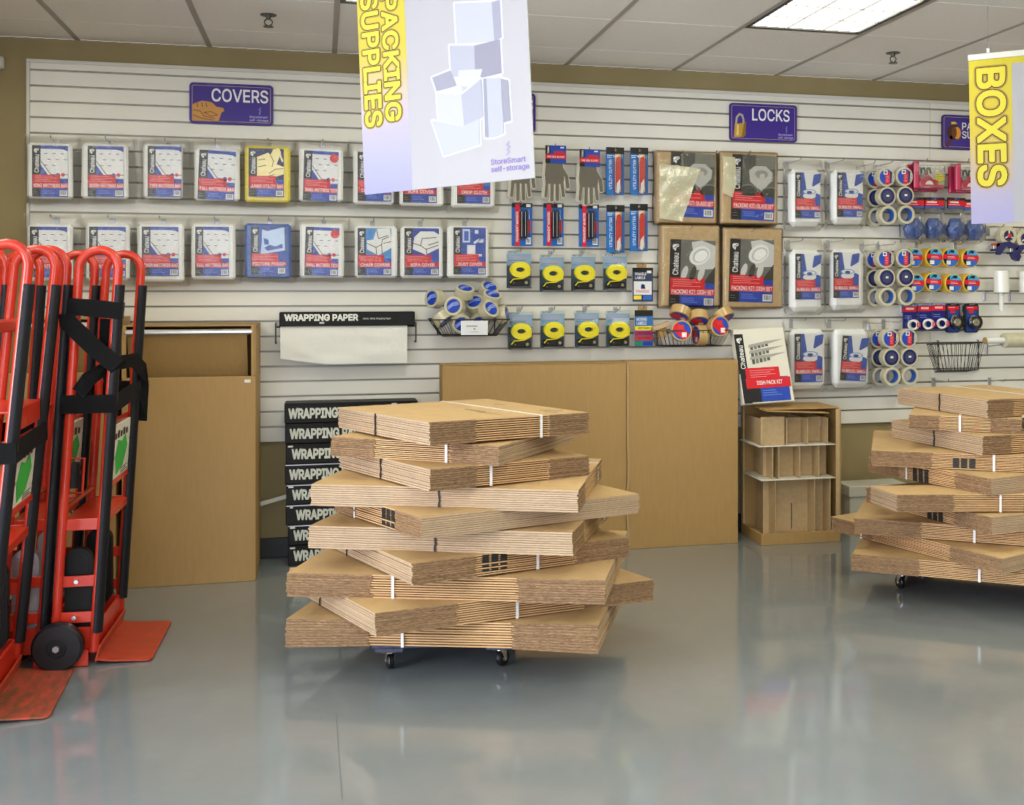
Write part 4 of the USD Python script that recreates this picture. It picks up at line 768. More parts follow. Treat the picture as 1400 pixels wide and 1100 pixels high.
# pink trays
pk0 = None
for i, (b, y, lab) in enumerate([((1249, 224, 1293, 258), .14, 'pink packet of bathroom-coloured wrap with a yellow burst, front left'), ((1240, 227, 1284, 262), .10, 'pink packet behind the front left pink packet'), ((1306, 225, 1350, 261), .14, 'pink packet partly covered by the boxes banner, front right'), ((1297, 228, 1341, 264), .10, 'pink packet behind the front right pink packet')]):
    lab = lab.replace('packet of bathroom-coloured wrap', 'packet'); cx, zb, w, h = rect_at(b, y)
    if pk0 is None:
        t = pk0 = thing('pink_packet', lab, 'packet', (cx, -y, zb)); w, h = .195, .155
        part(t, 'tray', cat_([cb(-w / 2, -w / 2 + .03, 0, .026, 0, h, .006), cb(-w / 2, w / 2, .004, .026, 0, h, .006)]), 'pink_tray')
        P = Print(); P.rect(-w * .34, h * .16, w / 2, h * .98, lin(170, 168, 160), 0); P.rect(-w * .34, h * .8, w / 2, h * .98, lin(205, 205, 200), 1); P.poly([(-w * .34, h * .16), (w * .3, h * .16), (-w * .1, h * .6), (-w * .34, h * .5)], lin(176, 40, 70), 1)
        for q in (-.26, -.08): P.poly(LineString([(w * q, h * .6), (w * q, h * .72), (w * (q + .08), h * .76), (w * (q + .12), h * .6)]).buffer(.006), lin(70, 70, 70), 2)
        P.rect(-w * .3, h * .4, -w * .14, h * .56, lin(120, 120, 116), 2); P.poly(Point(w * .0, h * .14).buffer(.026).intersection(sbox(-1, h * .16, 1, 1)), (.78, .78, .76), 2); P.poly([(w * .1, h * .34), (w * .3, h * .2), (w * .3, h * .34)], lin(180, 30, 40), 2)
        st = [(w * .34 + (.030 if k % 2 else .019) * math.cos(k * math.pi / 11), h * .42 + (.030 if k % 2 else .019) * math.sin(k * math.pi / 11)) for k in range(22)]; P.poly(st, lin(232, 210, 24), 4); P.lines(w * .24, h * .52, w * .46, 5, .010, .003, lin(150, 140, 30), 5, 8); P.put(t, 'printed_card', 'print_gloss', (0, .0035, 0))
        part(t, 'blister', cb(-w * .33, w / 2 - .004, -.016, .003, .006, h - .02, .006), 'blister')
    else: copy(pk0, lab, (cx, -y, zb))
    if i % 2 == 0: hook((b[0] + b[2]) / 2 - 3, b[1] - 7, .18, 'holding the ' + lab)
# blue bagged bundles under red and white headers
bp0 = None
for i, (b, lab) in enumerate([((1238, 272, 1266, 329), 'bagged blue wrap under a red header, first from the left'), ((1263, 272, 1296, 329), 'bagged blue wrap under a red header, second from the left'), ((1291, 272, 1324, 329), 'bagged blue wrap under a red header, third from the left'), ((1320, 273, 1352, 331), 'bagged blue wrap under a red header, beside the tape guns')]):
    cx, zb, w, h = rect_at(b, .10)
    if bp0 is None:
        t = bp0 = thing('blue_wrap_bag', lab, 'bagged wrap', (cx, 0, zb)); w, h = .132, .250
        m = trimesh.creation.icosphere(3, 1.0); v = m.vertices; n = meshkit.fbm(v * 2.2 + 3, 3, 4); v = v * (1 + .55 * (n - .5))[:, None]; v[:, 2] = np.clip(v[:, 2], -.92, .95); m.vertices = v * [.056, .034, .066] + [0, -.075, .070]
        part(t, 'blue_roll', m, 'blue_poly', smooth=50); part(t, 'roll_end', mv(rot(ring(.034, .014, -.05, -.118, 20), .5, (0, 0, 1), (0, -.075, 0)), -.018, 0, .05), 'blue_poly', smooth=40)
        P = Print(); hh = .062; P.rect(-.062, 0, .062, hh, BLACK, 0); P.rect(-.062, hh * .22, .062, hh * .76, RED, 1); P.rect(-.062, 0, .062, hh * .2, lin(60, 90, 160), 1); P.lines(-.05, hh * .5, .05, 1, .01, .009, (.75, .75, .75), 2, 3); P.lines(-.056, hh * .32, .04, 1, .01, .004, lin(240, 190, 190), 2, 6); P.rect(-.02, hh * .8, .02, hh * .98, lin(40, 60, 130), 1)
        c = part(t, 'header_card', bx(-.062, .062, -.088, -.080, h - .062, h), 'black_card'); P.put(c, 'printed_face', 'print_gloss', (0, -.0885, h - .062))
        part(t, 'clear_bag', sleeve(-.066, .066, -.02, -.120, -.006, h - .05, -.05, .05, .012, .13, 77, 11, 13, .008), 'film', smooth=True)
    else: copy(bp0, lab, (cx, 0, zb), rotz=[0, 0, .12, -.1][i])
    hook((b[0] + b[2]) / 2, 270 + i * .5, .14, 'holding the ' + lab)
# tape dispensers at the right edge
tg0 = None
for i, (u, v, lab) in enumerate([(1379, 322, 'tape dispenser gun with a red hub below the boxes banner'), (1402, 326, 'tape dispenser gun cut by the right edge of the picture')]):
    m = W(u, v, .12)
    if tg0 is None:
        t = tg0 = thing('tape_dispenser', lab, 'tape dispenser', (m[0], 0, m[2] - .11)); z = .11
        part(t, 'tape_roll', mv(ring(.056, .030, -.07, -.12), 0, 0, z), 'tape_clear', smooth=40)
        h_ = part(t, 'hub', mv(ring(.031, .016, -.068, -.124), 0, 0, z), 'navy', smooth=40); part(h_, 'spokes', cat_([mv(rot(cb(-.004, .004, -.128, -.122, 0, .029, .001), k * 2.094, (0, 1, 0)), 0, 0, z) for k in range(3)]), 'white_card'); part(h_, 'red_knob', mv(lathe([(0, 0), (.014, 0), (.013, .008), (.008, .012), (0, .013)], 16).apply_transform(trimesh.transformations.rotation_matrix(math.pi / 2, (1, 0, 0))), 0, -.124, z), 'red_paint', smooth=30)
        part(t, 'frame', cat_([prism(Polygon([(-.085, .0), (-.06, .0), (-.02, .05), (.05, .03), (.06, .045), (.0, .075), (-.05, .06), (-.09, .03)]).buffer(.003), -.128, -.122), prism(Polygon([(-.09, .02), (-.02, .055), (-.02, .075), (-.08, .06)]), -.122, -.068)]), 'navy')
        part(t, 'handle', prism(Polygon([(.03, .045), (.055, .035), (.085, -.01), (.072, -.035), (.05, -.025), (.036, .0)]).buffer(.004), -.115, -.080), 'navy'); part(t, 'cutter_blade', cb(-.104, -.084, -.124, -.070, .030, .052, .001), 'steel')
        part(t, 'roller', cyl((-.07, -.122, .055), (-.07, -.068, .055), .012, 14), 'red_paint', smooth=40)
    else: copy(tg0, lab, (m[0], 0, m[2] - .11))
    hook(u - 6, v - 15, .16, 'holding the ' + lab)
# printed tape blister packs and round padlocks
ft0 = None
for i, b in enumerate([(1239, 417, 1259, 452), (1260, 417, 1279, 451), (1280, 416, 1297, 450)]):
    lab = 'blue carded white and red tape roll, ' + ['left', 'middle', 'right'][i] + ' of three'; cx, zb, w, h = rect_at(b, .09)
    if ft0 is None:
        t = ft0 = thing('carded_tape_roll', lab, 'carded tape', (cx, 0, zb)); w, h = .086, .150
        P = Print(); P.rect(-w / 2, 0, w / 2, h, lin(26, 32, 110), 0); P.rect(-w / 2, h * .72, w / 2, h * .92, RED, 1); P.rect(-w * .3, h * .80, w * .3, h * .88, lin(235, 190, 180), 2); P.rect(-w / 2, h * .93, w / 2, h, lin(130, 140, 180), 1); P.lines(-w * .4, h * .55, w * .4, 2, .012, .004, lin(120, 130, 200), 2, 3)
        c = part(t, 'card', cb(-w / 2, w / 2, -.05, -.042, 0, h, .002), 'navy'); P.put(c, 'printed_face', 'print_gloss', (0, -.0505, 0))
        a = part(t, 'tape_roll', mv(rot(ring(.031, .019, .022, -.022, 24), -.75, (0, 0, 1)), .008, -.078, .034), 'white_card', smooth=40); P = Print(); 
        for k in range(3): P.rect(-.012 + .010 * k, -.014, -.006 + .010 * k, .014, RED, 0)
        P.put(a, 'red_lettering', 'print', xf=trimesh.transformations.translation_matrix((.020, -.1128, .034)) @ trimesh.transformations.rotation_matrix(.15, (0, 0, 1)))
    else: copy(ft0, lab, (cx, 0, zb))
    hook((b[0] + b[2]) / 2, b[1] - 2, .12, 'holding the ' + lab)
pl0 = None
for i, b in enumerate([(1296, 416, 1320, 455), (1323, 416, 1344, 455)]):
    lab = 'round steel padlock in a dark blue blister pack, ' + ['left', 'right'][i] + ' one'; cx, zb, w, h = rect_at(b, .09)
    if pl0 is None:
        t = pl0 = thing('carded_padlock', lab, 'padlock', (cx, 0, zb)); w, h = .096, .172
        P = Print(); P.poly(rrect(-w / 2, 0, w / 2, h, .02), lin(30, 34, 50), 0); P.rect(-w * .34, h * .04, w * .42, h * .76, lin(34, 66, 140), 1); P.rect(-w * .36, h * .78, w * .42, h * .9, RED, 1); P.rect(-w * .2, h * .66, w * .16, h * .78, lin(190, 40, 60), 2); P.lines(-w * .3, h * .84, w * .4, 1, .01, .006, lin(230, 150, 150), 2, 3)
        c = part(t, 'card', prism(rrect(-w / 2, 0, w / 2, h, .02), -.05, -.043), 'black_card'); P.put(c, 'printed_face', 'print_gloss', (0, -.0505, 0))
        a = part(t, 'lock_body', mv(ring(.032, .012, -.052, -.082, 28, .004), .012, 0, .062), 'lens_black', smooth=40); part(a, 'steel_face', mv(ring(.022, .003, -.055, -.0835, 24), .012, 0, .062), 'steel', smooth=40)
        part(t, 'shackle', tube([(-.016, -.066, .05), (-.022, -.066, .075), (-.008, -.066, .098), (.012, -.066, .098)], .005, 8), 'grey_metal', smooth=40); part(t, 'blister', mv(ring(.042, .001, -.051, -.092, 24, .008), .012, 0, .062), 'blister', smooth=40)
    else: copy(pl0, lab, (cx, 0, zb))
    hook((b[0] + b[2]) / 2, b[1] - 2, .12, 'holding the ' + lab)
# stretch wrap rolls
sw0 = None
for i, (u, lab) in enumerate([(1369, 'upright roll of clear stretch wrap on its white handle'), (1404, 'upright roll of stretch wrap cut by the right edge of the picture')]):
    a, b, c = W(u, 370, .10), W(u, 400, .10), W(u, 425, .10)
    if sw0 is None:
        t = sw0 = thing('stretch_wrap', lab, 'stretch wrap', (a[0], -.10, c[2])); hz = b[2] - c[2]; ht = a[2] - c[2]
        part(t, 'film_roll', lathe([(0, hz), (.040, hz), (.043, hz + .004), (.043, ht - .004), (.040, ht), (0, ht)], 24), 'film_roll', smooth=30); part(t, 'handle', lathe([(0, 0), (.012, 0), (.014, .004), (.013, hz), (0, hz)], 18), 'white_card', smooth=30)
        part(t, 'wire_bracket', cat_([tube([(-.05, .10, hz + .0), (-.05, .0, hz - .004), (.05, 0, hz - .004), (.05, .10, hz)], .003, 6), cb(-.056, -.044, .09, .100, hz - .05, hz + .01, .002)]), 'grey_metal', smooth=40)
    else: copy(sw0, lab, (a[0], -.10, c[2]))
a, b = W(1346, 465.5, .14), W(1372, 465.5, .14); t = thing('film_roll_on_peg', 'thick cream roll lying level on a peg at the right edge', 'film roll', (a[0], -.14, a[2] - .043))
L = b[0] - a[0]
part(t, 'roll', rot(lathe([(0, L), (.040, L), (.043, L + .004), (.043, L + .30), (.040, L + .304), (0, L + .304)], 24), math.pi / 2, (0, 1, 0)).apply_translation((0, 0, .043)), 'tape_clear', smooth=30)
part(t, 'core_handle', rot(lathe([(0, .006), (.018, .006), (.018, L), (0, L)], 18), math.pi / 2, (0, 1, 0)).apply_translation((0, 0, .043)), 'white_card', smooth=30); part(t, 'end_cap', rot(lathe([(0, 0), (.019, 0), (.02, .004), (.019, .008), (0, .008)], 18), math.pi / 2, (0, 1, 0)).apply_translation((0, 0, .043)), 'kraft_plain', smooth=30)
part(t, 'wire_bracket', cat_([tube([(L - .02, .14, .0), (L - .02, .0, .018), (L + .28, 0, .018), (L + .28, .14, 0)], .003, 6), cb(L - .028, L - .012, .13, .14, -.05, .02, .002)]), 'grey_metal', smooth=40)
for u in (1297, 1375): hook(u, 519, .16, 'with a clear bag top behind the right cardboard stack, ' + ('left' if u < 1300 else 'right'))
# ------------------------------------------------------------------ wire baskets
def basket(lab, x0, x1, xb0, xb1, zt, zb, yb, yf, ybf, nf=14, ns=7, r=.0022, front=None, back=None):
    """rim x0..x1 at height zt from the wall side yb to yf; floor xb0..xb1 at zb, out to ybf"""
    ox = (x0 + x1) / 2; t = thing('wire_basket', lab, 'wire basket', (ox, 0, zb)); h = zt - zb; A = [q - ox for q in (x0, x1, xb0, xb1)]; Fr = [q - ox for q in front] if front else A[:2]; Bk = [q - ox for q in back] if back else A[2:]
    part(t, 'rim', tube([(A[0], yb, h), (A[1], yb, h), (Fr[1], yf, h), (Fr[0], yf, h)], r * 1.5, 6, True), 'black_wire', smooth=40)
    part(t, 'base_rim', tube([(Bk[0], yb, 0), (Bk[1], yb, 0), (A[3], ybf, 0), (A[2], ybf, 0)], r * 1.3, 6, True), 'black_wire', smooth=40)
    w = []
    for k in range(nf + 1): q = k / nf; w += [tube([(Fr[0] + (Fr[1] - Fr[0]) * q, yf, h), (A[2] + (A[3] - A[2]) * q, ybf, 0), (Bk[0] + (Bk[1] - Bk[0]) * q, yb, 0), (A[0] + (A[1] - A[0]) * q, yb, h)], r * .7, 5)]
    part(t, 'upright_wires', cat_(w), 'black_wire', smooth=40)
    w = []
    for k in range(ns + 1):
        q = k / ns
        for s in (0, 1): w.append(tube([(A[s] + (Fr[s] - A[s]) * q, yb + (yf - yb) * q, h), (Bk[s] + (A[2 + s] - Bk[s]) * q, yb + (ybf - yb) * q, 0)], r * .7, 5))
        w.append(tube([(Bk[0] + (A[2] - Bk[0]) * q, yb + (ybf - yb) * q, 0), (Bk[1] + (A[3] - Bk[1]) * q, yb + (ybf - yb) * q, 0)], r * .7, 5))
    part(t, 'side_wires', cat_(w), 'black_wire', smooth=40)
    part(t, 'wall_hooks', cat_([tube([(A[0] + (A[1] - A[0]) * q, 0, h + .012), (A[0] + (A[1] - A[0]) * q, yb, h + .012), (A[0] + (A[1] - A[0]) * q, yb, 0)], r * 1.4, 6) for q in (.12, .88)]), 'black_wire', smooth=40)
    return t
a, b = W(1274, 466, .012), W(1346, 466, .012); f1, f2 = W(1278, 508, .12), W(1321, 508, .12)
basket('empty black wire basket under the round padlocks', a[0], b[0], f1[0], f2[0], a[2] - .010, W(1300, 508, .12)[2], -.012, -.16, -.12, 11, 6, front=(W(1267, 474, .16)[0], W(1327, 474, .16)[0]), back=(W(1286, 503, .012)[0], W(1337, 503, .012)[0]))
# basket of clear tape
yF = .20; a, b = W(593, 437, yF), W(694, 437, yF); zt, zb = a[2], W(640, 459, .17)[2]
bk = basket('black wire basket heaped with clear tape rolls and a white price card', a[0] - .01, b[0] + .01, a[0] + .05, b[0] - .05, zt, zb, -.012, -yF, -.16, 12, 7)
c0_, c1_ = W(630, 458, yF + .004), W(667, 438, yF + .004); ox = (a[0] + b[0]) / 2
P = Print(); w, h = c1_[0] - c0_[0], c1_[2] - c0_[2]; P.rect(0, 0, w, h, (.72, .73, .76), 0); P.lines(w * .2, h * .6, w * .85, 1, .01, .004, (.2, .2, .22), 1, 3); P.poly(Point(w * .5, h * .42).buffer(.005), (.3, .3, .3), 1); P.lines(w * .34, h * .2, w * .66, 1, .01, .003, (.4, .4, .4), 1, 4)
pc = part(bk, 'price_card', cb(c0_[0] - ox, c1_[0] - ox, -yF - .0055, -yF - .004, c0_[2] - zb, c1_[2] - zb, .0003), 'white_card'); P.put(pc, 'printed_face', 'print', (c0_[0] - ox, -yF - .006, c0_[2] - zb))
def axis_mat(axis, c, spin=0.0):
    a = np.asarray(axis, float); a /= np.linalg.norm(a); x = np.cross((0, 0, 1) if abs(a[2]) < .95 else (0, 1, 0), a); x /= np.linalg.norm(x); X = np.eye(4)
    X[:3, 1] = -a; X[:3, 0] = x; X[:3, 2] = np.cross(x, -a); X[:3, 3] = c; return X @ trimesh.transformations.rotation_matrix(spin, (0, 1, 0))
rl0 = {}
def loose_roll(kind, u, v, y, axis, lab):
    c = W(u, v, y); X = axis_mat(axis, c)
    if kind in rl0: return copy(rl0[kind], lab, mat4=X)
    brown = kind == 'brown'
    t = thing('brown_tape_roll' if brown else 'clear_tape_roll', lab, 'tape roll', group=None, mat4=X); ro = .056 if brown else .050; ri = .036
    a = part(t, 'tape', ring(ro, ri, .025, -.025), 'tape_brown' if brown else 'tape_clear', smooth=40)
    part(t, 'core', ring(ri - .0002, ri - .003, .0255, -.0255), 'kraft_plain' if brown else 'core_blue', smooth=40)
    P, cc = disc_print(ri + (.012 if brown else -.003), [BLU if brown else lin(26, 62, 178)])
    if brown: P.poly(cc.intersection(Polygon([(-.06, .01), (-.03, .05), (.05, -.03), (.02, -.06)])), RED, 1); P.poly(cc.intersection(sbox(-.02, .004, .012, .03)), lin(214, 46, 52), 2); P.poly(cc.intersection(sbox(.0, -.036, .026, -.010)), (.74, .74, .72), 2); P.poly(cc.intersection(Polygon([(-.06, -.06), (-.02, -.06), (-.06, 0)])), BLACK, 2)
    else:
        for k in range(3): P.poly(cc.intersection(LineString([(-.04, -.03 + .009 * k), (-.005, .0 + .007 * k), (.035, .008 + .008 * k)]).buffer(.0017)), lin(170, 190, 235), 1)
    P.put(t, 'round_label', 'print_gloss', (0, -.0262, 0)); rl0[kind] = t; return t
for q in [('clear', 594.5, 408, .115, (-.72, -.62, .12), 'clear tape roll at the left end of the heap, blue label facing left'), ('clear', 635, 399, .105, (.1, -.42, .85), 'clear tape roll on top of the heap, blue label facing up'), ('clear', 672, 407, .115, (.15, -.45, .8), 'clear tape roll at the upper right of the heap, blue label facing up'),
          ('clear', 622, 419, .145, (-.45, -.85, .15), 'clear tape roll in the middle of the heap under the topmost roll'), ('clear', 650, 416, .075, (-.3, -.6, .55), 'clear tape roll at the back of the heap, label half hidden'), ('clear', 668, 424, .165, (.45, -.75, .45), 'clear tape roll right of the white card, blue label tilted to the right'),
          ('clear', 687, 430, .105, (.9, -.35, .15), 'clear tape roll at the right end of the heap, standing on edge'), ('clear', 604, 436, .125, (.55, -.3, -.6), 'clear tape roll lying at the lower left of the basket'), ('clear', 630, 441, .165, (.05, -.95, -.25), 'clear tape roll behind the left half of the white card'), ('clear', 655, 441, .105, (-.1, -.95, -.2), 'clear tape roll behind the right half of the white card'), ('clear', 668, 396, .055, (.2, -.6, .7), 'clear tape roll at the back, right of the topmost roll')]: loose_roll(*q)
# basket of brown tape
yF = .19; a, b = W(900, 452, yF), W(999, 452, yF); zt, zb = a[2], W(950, 473, .15)[2]
basket('black wire basket of brown packing tape beside the moving labels', a[0], b[0], a[0] + .04, b[0] - .04, zt, zb, -.012, -yF, -.15, 16, 8, .0018)
for q in [('brown', 931, 452, .165, (-.15, -.97, .1), 'brown tape roll at the front left of the basket, round red and blue label'), ('brown', 982, 446, .165, (.12, -.97, .12), 'brown tape roll at the front right of the basket, round red and blue label'), ('brown', 957, 458, .13, (-1, -.1, 0), 'brown tape roll standing on edge between two labelled rolls'),
          ('brown', 930, 427, .09, (-.35, -.35, -.85), 'brown tape roll tilted at the upper left of the basket'), ('brown', 955, 434, .10, (-.1, -.5, -.85), 'brown tape roll tilted in the upper middle of the basket'), ('brown', 989, 431, .09, (.35, -.5, -.8), 'brown tape roll tilted at the upper right of the basket')]: loose_roll(*q)
p = W(906, 441, .11); t = thing('cardboard_scrap', 'kraft card piece sticking up at the left end of the brown tape basket', 'cardboard piece', (p[0], p[1], p[2] - .05))
part(t, 'flap', rot(cb(-.05, .05, -.02, .02, .02, .045, .003), -.35, (0, 1, 0)), 'kraft_pale'); part(t, 'stem', cb(-.03, .02, -.006, .006, -.03, .03, .002), 'kraft_plain')
# ------------------------------------------------------------------ wrapping paper dispenser on a wire bracket
a, b = W(382, 446, .10), W(567, 444, .10); w = b[0] - a[0]; zt = W(400, 426.5, .10)[2]; zb = a[2]; h = zt - zb
t = thing('wrapping_paper_dispenser', 'black wrapping paper dispenser box with a white sheet hanging down', 'paper dispenser', (a[0], 0, zb))
part(t, 'box', cb(0, w, -.105, -.025, 0, h, .003), 'black_card')
def paper_print(w, h, small=True, shift=0.0):
    P = Print(); fat_text(P, 'WRAPPING PAPER', w * .035 + shift, h * .36, h * .54, w * .54, (.76, .76, .72), 0); P.rect(w * .29, h * .16, w * .325, h * .30, (.6, .6, .58), 0)
    if small: P.text('24mm. White Wrapping Paper', w * .61 + shift, h * .46, h * .12, (.6, .6, .58), 0, w=w * .21); P.rect(w * .88, h * .1, w * .98, h * .86, (.004, .004, .004), 0)
    return P
paper_print(w, h).put(t, 'printed_front', 'print', (0, -.1056, 0)); 
s0, s1 = W(383, 498, .10), W(557, 497, .10); sx0, sx1 = s0[0] - a[0], s1[0] - a[0]; L = zb - s0[2] + .004
nx, nz = 26, 12; X, Z = np.meshgrid(np.linspace(sx0, sx1, nx), np.linspace(.004, -L, nz)); q = (X - sx0) / (sx1 - sx0); Zd = Z * (1 - .16 * np.clip(.35 - q, 0, 1) / .35 * (q < .35)); Y = -.092 + .010 * (-Z / L) ** 2 + .006 * (meshkit.noise(np.stack([X * 9, Z * 22, X * 0], -1), 3) - .5) * (-Z / L) * 2
idx = np.arange(nx * nz).reshape(nz, nx); qd = np.stack([idx[:-1, :-1], idx[1:, :-1], idx[1:, 1:], idx[:-1, 1:]], -1).reshape(-1, 4)
V = np.vstack([np.c_[X.ravel(), Y.ravel(), Zd.ravel()], np.c_[X.ravel(), Y.ravel() + .0006, Zd.ravel()]]); Fq = np.vstack([qd, qd[:, ::-1] + nx * nz])
part(t, 'paper_sheet', trimesh.Trimesh(V, np.vstack([Fq[:, [0, 1, 2]], Fq[:, [0, 2, 3]]]), process=False), 'paper', smooth=True)
for x in (-.018, w + .006): part(t, 'wire_bracket', tube([(x, 0, h * .2), (x, -.10, h * .2), (x, -.10, -.085), (x, 0, -.085)], .0035, 6), 'black_wire', smooth=40)
part(t, 'roll_peg', cyl((-.018, -.065, -.004), (w + .006, -.065, -.004), .004, 8), 'black_wire')

# ================================================================== large cartons on the floor
def Pl(u, v, y):
    d = ray(u, v); return CAM + d * (y + D) / d[1]
def wardrobe(lab, x0, x1, y0, y1, zf, zt, printed=None, sticker=True):
    """tall carton with its upper front open, a metal hanger bar and a flap leaning in"""
    t = thing('wardrobe_box', lab, 'cardboard box', (x0, y0, 0)); w, d = x1 - x0, y1 - y0; th = .007
    part(t, 'front_panel', cb(0, w, 0, th, 0, zf, .002), 'kraft_plain'); part(t, 'back_panel', cb(0, w, d - th, d, 0, zt, .002), 'kraft_plain')
    part(t, 'side_panel', cb(0, th, th, d - th, 0, zt, .002), 'kraft_plain'); part(t, 'side_panel', cat_([cb(w - th, w, th, d - th, 0, zf, .002), cb(w - th, w, .0, d - th, zf, zt, .002), cb(w - .02, w - th, .0, .006, zf, zt, .001)]), 'kraft_plain')
    part(t, 'front_post', cb(0, .02, 0, .006, zf, zt, .001), 'kraft_plain'); part(t, 'top_panel', cb(0, w, 0, d, zt - .003, zt + .004, .002), 'kraft_plain'); part(t, 'bottom_panel', bx(th, w - th, th, d - th, .002, .008), 'kraft_plain')
    a, b = np.array([0, .012, zt - .036]), np.array([0, .10, zf - .02])
    q = Polygon([(a[1], a[2]), (b[1], b[2]), (b[1] + .006, b[2] + .002), (a[1] + .006, a[2] + .002)]); m = trimesh.creation.extrude_polygon(q, w - .06); v = m.vertices.copy(); m.vertices = np.c_[v[:, 2] + .02, v[:, 0], v[:, 1]]
    part(t, 'inner_flap', m, 'kraft_plain')
    br = part(t, 'hanger_bar', cat_([cb(.010, w - .010, -.004, .024, zt - .040, zt - .016, .007)]), 'zinc')
    if sticker: part(t, 'price_sticker', bx(w - .05, w - .022, -.0012, 0, zf - .030, zf - .016), 'white_card')
    if printed: P = Print(); printed(P, w); P.put(t, 'printed_lettering', 'print_matte', (0, -.0008, 0))
    return t
wardrobe('tall open kraft wardrobe box right of the red hand trucks', -.885, -.302, -.425, -.03, .955, 1.19)
def side_up(P, w): P.text('THIS SIDE UP', w - .30, .33, .045, lin(70, 52, 30), 0, w=.27); P.text('C', w - .26, .43, .045, lin(70, 52, 30), 0)
wardrobe('tall open kraft wardrobe box behind the red hand trucks', -1.50, -.91, -.43, -.03, .985, 1.225, side_up, False)
# wide flat carton leaning against the wall
a, b = W(605, 497, .245), W(1009, 496, .245); sm = W(857, 600, .245)[0]; cr_ = W(803, 600, .245)[0]; X0, X1, zt = a[0], b[0], .978; bot = .004
t = thing('flat_carton', 'wide flat kraft carton standing against the slatted wall', 'cardboard box', (X0, -.245, 0)); w = X1 - X0; s = sm - X0
part(t, 'front_panel', cb(0, s - .0008, 0, .012, 0, zt, .002), 'kraft_plain'); part(t, 'front_panel', cb(s + .0008, w, -.002, .012, 0, zt, .002), 'kraft_plain')
part(t, 'seam_lip', ribbon([(s + .004 + .006 * math.sin(k * 1.3) * (k > 5), -.004 - .003 * (k % 2), zt - .01 - (zt - .03) * k / 11) for k in range(12)], (1, 0, 0), .009, .006), 'kraft_edge')
part(t, 'crease', cb(cr_ - X0 - .0015, cr_ - X0 + .0015, -.0012, .002, .01, zt - .01, .0006), 'kraft_edge')
part(t, 'top_panel', cat_([cb(0, s, 0, .15, zt - .006, zt + .001, .002), cb(s + .003, w, .002, .15, zt - .006, zt + .003, .002)]), 'kraft_plain')
part(t, 'side_panel', cb(0, .010, .012, .15, 0, zt - .006, .003), 'kraft_plain'); part(t, 'side_panel', cb(w - .010, w, .012, .15, 0, zt - .006, .003), 'kraft_plain'); part(t, 'back_panel', cb(0, w, .145, .155, 0, zt - .004, .003), 'kraft_plain')
part(t, 'scuff', prism(Polygon([(0, 0), (.018, .004), (.030, .012), (.014, .012), (.004, .008)]), -.0008, -.0002).apply_translation((W(911, 708, .245)[0] - X0, 0, W(911, 709, .245)[2])), 'ink_black')
# stack of wrapping paper boxes
n = 8; top = W(395, 551, .19)[2]; hz = (top - .002) / n
x0 = W(389, 600, .19)[0]; w = W(571, 552, .19)[0] - x0
shift = [0, .004, .012, .002, .010, .030, .014, .014]; wp0 = None
for k in range(n):
    z = top - hz * (k + 1); sh = [0, .002, .006, .002, .008, .006, .016, .016][k]; dx = [0, .004, .010, .002, .010, .030, .008, .008][k]
    lab = 'black box lettered wrapping paper, ' + ('topmost of its stack' if k == 0 else 'bottom of its stack' if k == 7 else ['', 'second', 'third', 'fourth', 'fifth', 'sixth', 'seventh'][k] + ' from the top of its stack')
    t = thing('wrapping_paper_box', lab, 'paper box', (x0 + sh, -.19, z)); hh = hz - .0015
    part(t, 'box', cb(0, w, 0, .14, 0, hh, .003), 'black_card'); P = Print(); fat_text(P, 'WRAPPING PAPER', .018 + dx, hh * .22, hh * .58, w * .60, (.62, .63, .56), 0); P.put(t, 'printed_front', 'print', (0, -.0006, 0))
    part(t, 'lid_edge', cb(.002, w - .002, -.003, .004, hh - .007, hh - .0005, .001), 'grey_metal' if k in (3, 4, 5, 6) else 'black_card')
    if k in (2, 4, 5, 6, 7): part(t, 'paper_tab', cb(.010 + .01 * (k == 5), .034, -.0022, -.0005, hh * .84, hh * .97, .0003), 'white_card')
    if k == 0: part(t, 'bar_code_tag', cb(w * .80, w * .84, -.0022, -.0005, hh * .72, hh * .9, .0003), 'white_card')
# divided chipboard box and the kit leaning on it
R0, R1 = Fl(1041, 746), Fl(1150, 740); ex = (R1 - R0)[:2]; w = np.linalg.norm(ex); ang = math.atan2(ex[1], ex[0]); d = .30; hz = .715
t = thing('divided_box', 'cut-open kraft box showing rows of card dividers beside the wide carton', 'cardboard box', (R0[0], R0[1], 0), ang); th = .008
part(t, 'tray_front', cb(0, w, 0, th, 0, .062, .002), 'kraft_plain'); part(t, 'tray_side', cb(0, th, th, d, 0, .062, .002), 'kraft_plain'); part(t, 'tray_floor', bx(th, w - th, th, d - th, .03, .036), 'kraft_pale')
part(t, 'right_panel', cat_([cb(w - th, w, 0, d, 0, hz, .002)]), 'kraft_plain'); part(t, 'right_post', cb(w - .030, w - th, 0, .006, .062, hz, .001), 'kraft_pale'); part(t, 'back_panel', cb(0, w - th, d - th, d, 0, hz, .002), 'kraft_plain')
part(t, 'top_panel', cb(.03, w, .02, d, hz, hz + .007, .002), 'kraft_plain'); part(t, 'torn_flap', rot(cb(.02, w * .82, -.03, .09, hz - .012, hz - .006, .002), .05, (0, 1, 0), (.2, 0, hz)), 'kraft_plain'); part(t, 'corner_post', cb(0, .010, d - .03, d, .062, hz, .001), 'kraft_pale')
Z = [.036, .315, .500, .675]
zz = lambda v: H - (v - V0) * 5.78 / F
shelves = [zz(655), zz(609)]
for s in shelves: part(t, 'shelf', cb(-.014 if s > .4 else .0, w - .03, .004, d - .012, s - .003, s + .003, .001), 'white_board')
